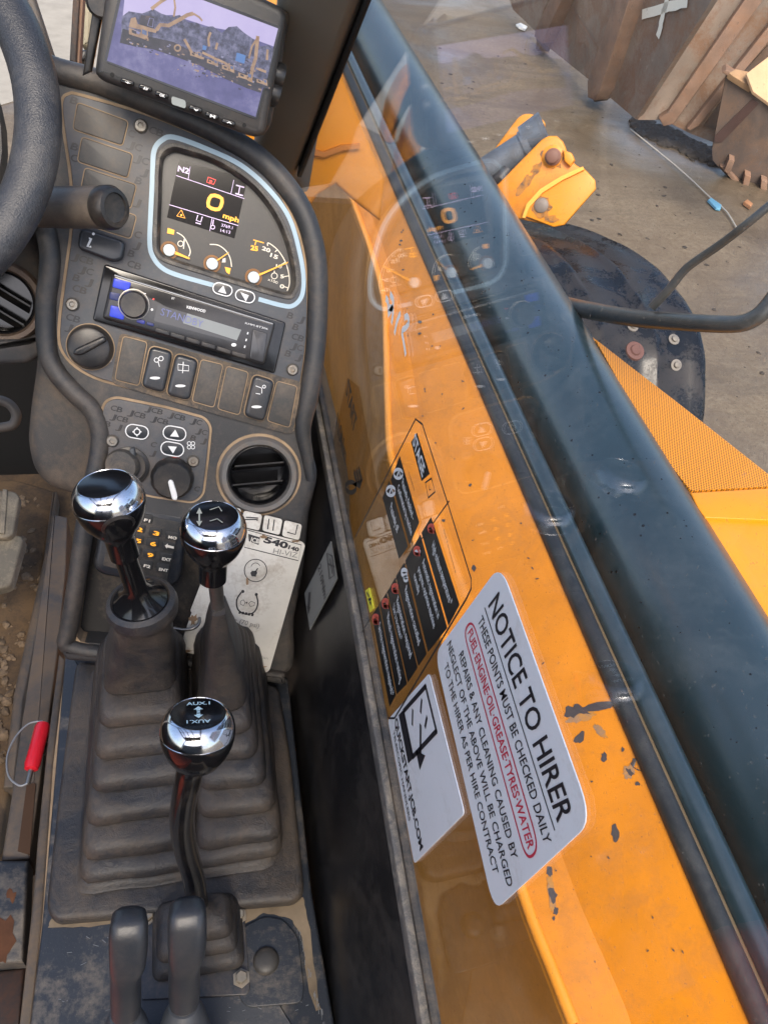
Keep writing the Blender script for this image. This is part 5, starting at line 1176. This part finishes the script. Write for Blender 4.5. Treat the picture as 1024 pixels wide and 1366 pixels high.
def knob(parent, c, ax, Rk, short=False):
    P_ = [(x * Rk, y * Rk) for x, y in ((.30, -2.05), (.43, -2.0), (.445, -1.34), (.50, -1.16), (.67, -.94), (.85, -.64), (.955, -.34), (.995, -.12), (1.0, .0), (.985, .02))]
    if short: P_ = [(.30 * Rk, -1.2 * Rk), (.42 * Rk, -1.16 * Rk), (.50 * Rk, -1.08 * Rk)] + P_[4:]
    k = lathe('knob_body', c, ax, P_, BLK, parent, 48)
    lathe('chrome_cap', c, ax, [(x * Rk, y * Rk) for x, y in ((.985, .02), (.975, .035), (1.0, .05), (.99, .18), (.95, .33), (.88, .46), (.80, .55), (.745, .59), (.725, .598), (.715, .585))], CHROME, k, 64)
    lathe('cap_disc', c, ax, [(x * Rk, y * Rk) for x, y in ((.715, .575), (.70, .595), (.4, .615), (0, .62))], BLK, k, 48)
    return k
def capfr(c, ax, Rk, h=.63): return Fr(c + ax * (Rk * h), ax, (1, 0, 0))
la = thing('control_lever', 'left upright control lever with chrome capped ball knob and button on its front', 'lever', cA)
axk = V((-.13, .20, .96)).normalized(); knob(la, kA, axk, .0262)
nE = kA - axk * (.0262 * 1.9); sA = (nE - cA).normalized(); sl2 = (nE - cA).length
lathe('stem', cA, sA, [(.0228, .004), (.0226, .0085), (.0185, .0130), (.0125, .021), (.0090, .030), (.0088, sl2 * .8), (.0088, sl2 + .004)], BLK, la, 32)
fa = (CAM - kA); fa = (fa - axk * fa.dot(axk)).normalized()
nb = (fa * .93 - axk * .38).normalized(); nb = (nb + V((.06, 0, 0))).normalized()
lathe('front_button', kA + nb * .0232, nb, [(.0125, -.004), (.0122, .0005), (.0102, .0018), (.0098, .0002), (.0075, -.0003), (.0070, .0006), (0, .0008)], BLKS, la, 28)
lb = thing('control_lever', 'middle control lever, chrome capped knob marked with arrows on a thin steel rod', 'lever', cB)
axb = V((.03, .16, .985)).normalized(); kb = knob(lb, kB, axb, .0245)
tube('steel_rod', [cB - axB * .01, kB - axb * .03], .0058, STEEL, lb, 20)
cf_ = capfr(kB, axb, .0245)
ik = Ink(cf_, .0004); ik.line([(266, 684), (266, 696)], 2.2).poly([(262, 685), (266, 677), (270, 685)]).poly([(262, 695), (270, 695), (266, 702)])
ik.line([(280, 680), (292, 676), (296, 682)], 1.6).line([(280, 695), (290, 692), (297, 697)], 1.6); ik.build('cap_print', plain('olive_print', (.42, .42, .34), .5), kb)
kC = dep(264, 976, .505)
pc = [dep(x, y, d) for x, y, d in ((266, 1228, .692), (263, 1200, .668), (257, 1165, .637), (247, 1130, .606), (243, 1098, .580), (245, 1070, .558), (250, 1045, .540), (255, 1022, .527))]
lc = thing('auxiliary_lever', 'bent glossy black lever with a chrome knob marked AUX.1', 'lever', pc[0])
vC = (kC - pc[-1]).normalized()
axC = V((.06, .42, .91)).normalized()
kk_ = knob(lc, kC, axC, .0242, True)
tube('bent_shaft', pc + [kC - axC * .02], .0092, surf('chipped_gloss_black', (.007, .007, .008), .16, dust=DUST, dust_amt=.07, dscale=50), lc, 20, sm=4)
cf_ = capfr(kC, axC, .0242)
ik = Ink(cf_, .0004); ik.tuv('AUX.1', (-.0075, .0075), (.0075, .0075), .0032, .02).tuv('AUX.1', (.0075, -.0085), (-.0075, -.0085), .0032, .02)
ik.puv([(-3, 2.5), (0, 6), (3, 2.5), (1.2, 2.5), (1.2, 1.2), (-1.2, 1.2), (-1.2, 2.5)]).puv([(-1, -1), (1, -1), (1, .6), (-1, .6)]).puv([(-3, -3.2), (0, -6.7), (3, -3.2), (1.2, -3.2), (1.2, -1.9), (-1.2, -1.9), (-1.2, -3.2)])
ik.build('cap_print', plain('pale_cyan_print', (.55, .74, .78), .4), kk_)
# small gaiter of the auxiliary lever
g2 = thing('small_gaiter', 'small square stepped rubber gaiter at the foot of the bent lever', 'gaiter', ph(262, 1260, ZP))
def srow(xa, xb, y, z, zt, yf): return (xa, y, xb, y, z, zt, yf)
zz = ZP + .0035
yb_ = ph(262, 1210, zz).y + .005
rows = [srow(204, 327, 1302, zz, zz + .014, yb_), srow(210, 318, 1279, zz + .014, zz + .028, yb_ - .002), srow(228, 311, 1258, zz + .028, zz + .046, yb_ - .006)]
l_ = stack(rows, .010)
c_top = sum(l_[-1], V((0, 0, 0))) / len(l_[-1])
l_.append([c_top.lerp(q, .55) + V((0, 0, .012)) for q in l_[-1]]); l_.append([c_top.lerp(q, .35) + V((0, 0, .016)) for q in l_[-1]])
loft('gaiter_body', l_, RUB, g2, ang=75)

# two paddle levers at the bottom
PADM = surf('paddle_plastic', (.028, .031, .037), .3, bump=.3, bscale=1200, dust=DUST, dust_amt=.08, fine=.15)
def paddle(label, dx, dy, s, loc):
    t = thing('paddle_lever', label, 'lever', loc, 'paddle levers at the bottom of the console')
    pts = [(168, 1350, -.700, .0108, .0108), (168, 1335, -.690, .0112, .0112), (168, 1305, -.664, .0110, .0112), (169, 1293, -.652, .0112, .0118), (171, 1282, -.644, .0125, .0128), (172, 1265, -.634, .0132, .0128), (172, 1240, -.620, .0132, .0120), (172, 1224, -.612, .0118, .0100), (172, 1219, -.609, .0085, .0070), (172, 1217.5, -.608, .004, .003)]
    loops = []; P_ = [ph(x + dx, y + dy, 2.4 + z) for x, y, z, a, b in pts]
    for i, (x, y, z, a, b) in enumerate(pts):
        d = (P_[min(i + 1, len(P_) - 1)] - P_[max(0, i - 1)]).normalized(); u = V((1, 0, 0)); u = (u - d * u.dot(d)).normalized(); v = d.cross(u)
        e = 2.0 if i < 3 else (2.6 if i < 4 else 3.6); L = []
        for k in range(28):
            th = 2 * math.pi * k / 28; cc, ss = math.cos(th), math.sin(th)
            L.append(P_[i] + u * (a * s * math.copysign(abs(cc) ** (2 / e), cc)) + v * (b * s * math.copysign(abs(ss) ** (2 / e), ss)))
        loops.append(L)
    loft('grip', loops, PADM, t, ang=70)
    d = (P_[1] - P_[0]).normalized()
    lathe('neck_ring', P_[0] - d * .002, d, [(.009, -.004), (.0098, 0), (.0098, .003), (.009, .004)], STEEL, t, 24)
    lathe('boot', P_[0], d, [(.0300, -.09), (.0265, -.06), (.0215, -.035), (.0155, -.012), (.0115, -.003), (.009, -.002)], surf('boot_rubber', (.05, .056, .064), .45, dust=DUST, dust_amt=.1) if 'boot_rubber' not in bpy.data.materials else bpy.data.materials['boot_rubber'], t, 32)
    return t
paddle('left one of the two small paddle levers at the bottom', 0, 0, 1, ph(168, 1400, ZP))
paddle('right one of the two small paddle levers, in front of the small gaiter', 78, -13, 1.04, ph(246, 1390, ZP))

# ------------------------------------------------------------------ stickers on the side window
def guv(L): return GL.P(L)
ns = thing('notice_sticker', 'white NOTICE TO HIRER sticker with black and red print on the window', 'sticker', GL.hit(620, 1180))
u0, u1, v0, v1 = -.250, -.096, None, None
q = GL.P([(660, 770), (780, 1090), (662, 1195), (583, 880)])
vt, vb = max(a[1] for a in q) , min(a[1] for a in q)
U0, U1 = -.249, -.0965
VT = (GL.uv(672, 770)[1] + GL.uv(775, 1095)[1]) / 2 ; VB = (GL.uv(585, 878)[1] + GL.uv(662, 1192)[1]) / 2
NQ = [V(q_) for q_ in GL.P([(668, 753), (791, 1095), (660, 1215), (581, 872)])]
def NS(s, t): return tuple(NQ[0].lerp(NQ[1], s).lerp(NQ[3].lerp(NQ[2], s), t))
uv = rnd([NS(0, 0), NS(1, 0), NS(1, 1), NS(0, 1)], .014, 6)
prism('sticker_film', GL, uv, 0, .0006, STICK, ns)
def gtext(ik, s, x0, x1, t, cap, f, bold=0.01):
    a, b = V(f(x0, t)), V(f(x1, t)); d = b - a; vv, ff = text_mesh(s, bold)
    upv = (V(f(x0, t - .1)) - a).normalized() * cap
    L = [ik.bm.verts.new(GL.w(a.x + d.x * x + upv.x * y, a.y + d.y * x + upv.y * y, ik.h)) for x, y in vv]
    for fc_ in ff:
        try: ik.bm.faces.new([L[i] for i in fc_])
        except ValueError: pass
Hh = (NQ[0] - NQ[3]).length
ik = Ink(GL, .0009)
gtext(ik, 'NOTICE TO HIRER', .085, .93, .215, Hh * .135, NS, .012)
a, b = NS(.075, .25), NS(.94, .25); ik.uvpoly([a, b, (b[0], b[1] - .0009), (a[0], a[1] - .0009)])
gtext(ik, 'THESE POINTS MUST BE CHECKED DAILY', .09, .95, .36, Hh * .068, NS, .006)
gtext(ik, 'REPAIRS & ANY CLEANING CAUSED BY', .12, .91, .675, Hh * .068, NS, .006)
gtext(ik, 'NEGLECT OF THE ABOVE WILL BE CHARGED', .03, .97, .79, Hh * .068, NS, .006)
gtext(ik, 'TO THE HIRER AS PER HIRE CONTRACT', .09, .90, .905, Hh * .068, NS, .006)
ik.build('black_print', INKB, ns)
ik = Ink(GL, .0009); gtext(ik, 'FUEL\u00b7ENGINE\u00b7OIL\u00b7GREASE\u00b7TYRES\u00b7WATER', .085, .925, .505, Hh * .068, NS, .012)
o_ = rnd([NS(.055, .405), NS(.955, .405), NS(.955, .55), NS(.055, .55)], .012, 6); i_ = inset(ccw(o_), .0013); o_ = ccw(o_)
for k in range(len(o_)):
    k2 = (k + 1) % len(o_); ik.bm.faces.new([ik.bm.verts.new(GL.w(*p_, .0009)) for p_ in (o_[k], o_[k2], i_[k2], i_[k])])
ik.build('red_print', INKR, ns)
# quick start sticker (code left out)
qs = thing('quickstart_sticker', 'white square sticker with a tablet symbol below the orange decal', 'sticker', GL.hit(560, 1140))
QU0, QU1 = GL.uv(518, 960)[0], GL.uv(620, 1085)[0]
qc = [GL.uv(573, 898), GL.uv(620, 1085), GL.uv(553, 1152), GL.uv(518, 960)]
def QS(s, t):
    a = V(qc[0]).lerp(V(qc[1]), s); b = V(qc[3]).lerp(V(qc[2]), s); return tuple(a.lerp(b, t))
prism('sticker_film', GL, rnd(qc, .004), 0, .0005, STICK, qs)
o_ = Ink(GL, .0004)
ik = Ink(GL, .0008)
def qline(P_, wd, closed=False):
    n_ = len(P_)
    for k in range(n_ if closed else n_ - 1):
        a, b = V(QS(*P_[k])), V(QS(*P_[(k + 1) % n_])); d = (b - a).normalized(); nn = V((-d.y, d.x)) * wd / 2; e = d * wd * .4
        ik.uvpoly([a + nn - e, b + nn + e, b - nn + e, a - nn - e])
qline([(.06, .10), (.40, .10), (.40, .60), (.06, .60)], .0035, True); ik.uvpoly([QS(.05, .60), QS(.41, .60), QS(.41, .72), QS(.05, .72)])
qline([(.27, .34), (.42, .44)], .004); ik.uvpoly([QS(.38, .52), QS(.47, .37), QS(.52, .52)])
qline([(.12, .22), (.18, .28)], .003); qline([(.12, .42), (.20, .48)], .003); qline([(.26, .20), (.30, .26)], .003)
ik.text('QUICKSTART.JCB.COM', (526, 963), (560, 1136), 0, .03, cap=.0105)
ik.text('TELESCOPIC HANDLERS', (524, 977), (545, 1096), 0, .01, cap=.0058)
ik.build('black_print', INKB, qs)
# orange stage decal with black boxes: a clear label with printed outline
sd_ = thing('regeneration_decal', 'outlined window decal reading STAGE V with black warning boxes', 'decal', GL.hit(520, 950))
out = [(554, 559), (563, 566), (597, 672), (628, 772), (628, 785), (622, 798), (526, 958), (518, 958), (513, 940), (497, 840), (476, 738), (474, 716), (480, 704)]
ik = Ink(GL, .0008); ik.line(out, .9, True)
ik.line([(599, 668), (560, 722), (478, 850)], .8)
ik.build('outline_print', INKB, sd_)
ik = Ink(GL, .0005)
ik.poly([(556, 577), (573, 632), (562, 642), (548, 590)])
boxes = [[(533, 608), (559, 697), (546, 727), (521, 640)], [(519, 641), (544, 729), (532, 746), (510, 664)]]
# black rows of the lower box: parallel strips
lower = []
PR = [((575, 689), (613, 806)), ((561, 712), (597, 837)), ((539, 750), (569, 872)), ((527, 770), (557, 890)), ((516, 791), (543, 912)), ((506, 808), (528, 927)), ((495, 822), (519, 944))]
for k in range(6):
    (a, b), (c2, d2) = PR[k], PR[k + 1]
    def gap(p, q, f=.06): return (p[0] + (q[0] - p[0]) * f, p[1] + (q[1] - p[1]) * f)
    lower.append([gap(a, c2, .02), gap(b, d2, .02), gap(d2, b), gap(c2, a)])
for L in boxes + lower: ik.poly(L, .0012)
ik.build('black_boxes', surf('decal_black', (.006, .007, .008), .45, var=.1), sd_)
ik = Ink(GL, .0009)
pass
def rowtext(s_, box, x0, x1, y0, y1):
    a, b, c3, d3 = [V(GL.uv(*q_, .0009)) for q_ in box]    # top-left, top-right, bottom-right, bottom-left
    f = lambda x, y: (a.lerp(b, x)).lerp(d3.lerp(c3, x), y)
    p_, q_ = f(x0, y1), f(x1, y1); cap = abs((f(x0, y0) - p_).y) * 1.05; vv, ff = text_mesh(s_, .03 if s_ == 'STAGE' else .012); d = q_ - p_
    L = [ik.bm.verts.new(GL.w(p_.x + d.x * x, p_.y + d.y * x + y * cap, ik.h)) for x, y in vv]
    for fc_ in ff:
        try: ik.bm.faces.new([L[i] for i in fc_])
        except ValueError: pass
SB = [(556, 577), (573, 632), (562, 642), (548, 590)]
rowtext('STAGE', SB, .06, .95, .2, .82)
b1, b2 = boxes
rowtext('Passively disabled -', b1, .3, .86, .18, .38); rowtext('Confirmation by machine', b1, .25, .95, .55, .75); rowtext('Passively off', b2, .3, .7, .3, .6)
T_ = (('High exhaust temperature *', .25, .9, .3, .58), ('Automatic regeneration in', .25, .85, .12, .27), ('Regeneration cancelled', .25, .85, .25, .55), ('Regeneration required', .22, .85, .12, .42), ('Manual regeneration running', .22, .93, .2, .55), ('Service regeneration required *', .2, .97, .2, .55))
for L, q_ in zip(lower, T_): rowtext(q_[0], L, *q_[1:])
rowtext('progress, optimise machine', lower[1], .25, .88, .38, .53); rowtext('normally', lower[1], .25, .45, .65, .8); rowtext('Use 2 to action *', lower[3], .22, .6, .58, .85)
for x, y in ((531, 632), (521, 655)): ik.arc(x, y, 6, 0, 360, 1.2).line([(x - 2, y + 4), (x + 1, y - 4), (x + 3, y + 4)], 1)
ik.arc(539, 764, 4, 0, 360, 1.5); ik.arc(541, 772, 3, 0, 360, 1); ik.arc(557, 738, 4, 20, 200, 1.4)
tag(ik.build('white_print', plain('pale_print', (.8, .82, .82), .5), sd_), kind='stuff')
ik = Ink(GL, .0010)
for x, y in ((575, 705), (556, 735), (527, 785), (514, 805), (501, 826)):
    ik.arc(x, y, 4.5, 30, 300, 1.4); ik.line([(x - 3, y + 3), (x + 4, y + 5)], 1.2).line([(x, y - 3), (x + 4, y + 3)], 1)
ik.build('red_symbols', plain('red_symbol_print', (.75, .12, .08), .5), sd_)
ik = Ink(GL, .0008); ik.line([(567, 644), (575, 638), (580, 656), (571, 664)], .9, True).text('V', (571, 650), (573, 658), 6); ik.text('Isolation', (545, 632), (552, 655), 3.5).text('Old Temperature', (591, 708), (607, 765), 4)
ik.build('thin_print', INKB, sd_)
ye = thing('warning_label', 'tiny yellow warning label at the window edge', 'label', GL.hit(491, 815))
px('label_film', GL, [(487, 788), (492, 784), (498, 811), (493, 817)], 0, .0006, plain('yellow_label', (.85, .78, .04), .5), ye)
Ink(GL, .0009).line([(491, 800), (494, 806), (495, 799)], .9, True).line([(489, 790), (492, 796)], .8).build('label_print', INKB, ye)
sl = thing('start_decal', 'brownish see-through decal reading START near the dashboard', 'decal', GL.hit(470, 690))
sg, t, p = nodes('smoky_brown_film'); t.nodes.remove(p)
tr = t.nodes.new('ShaderNodeBsdfTransparent'); tr.inputs[0].default_value = (.90, .85, .78, 1); t.links.new(tr.outputs[0], t.nodes['Material Output'].inputs[0])
px('decal_film', GL, [(463, 504), (478, 516), (503, 655), (470, 722), (444, 590)], .0, .0005, sg, sl)
ik = Ink(GL, .0009); ik.text('START', (461, 523), (472, 579), 9, .03, cap=.020).text('110Nm', (448, 570), (460, 620), 8, .03, cap=.020)
ik.line([(472, 628), (476, 645)], 2).line([(475, 626), (479, 643)], 2).line([(478, 624), (482, 641)], 2).poly([(470, 646), (484, 638), (480, 652)]).arc(468, 650, 7, 0, 360, 1.4)
tag(ik.build('dark_print', plain('dark_brown_print', (.03, .022, .015), .5), sl), kind='stuff')
hw = Ink(GL, .0010)
for L in ([(514, 398), (517, 402), (518, 415)], [(520, 392), (524, 400), (523, 410), (517, 420)], [(519, 410), (524, 414), (522, 432)], [(534, 417), (529, 430), (526, 446)], [(539, 424), (543, 422), (545, 430), (541, 437), (536, 442), (538, 455), (541, 474)]): hw.line(L, 2.3, sm=4)
tag(hw.build('chalk_marks', plain('white_marker', (.95, .94, .9), .6)), 'handwritten white marker digits 12/2 on the side window', 'writing')
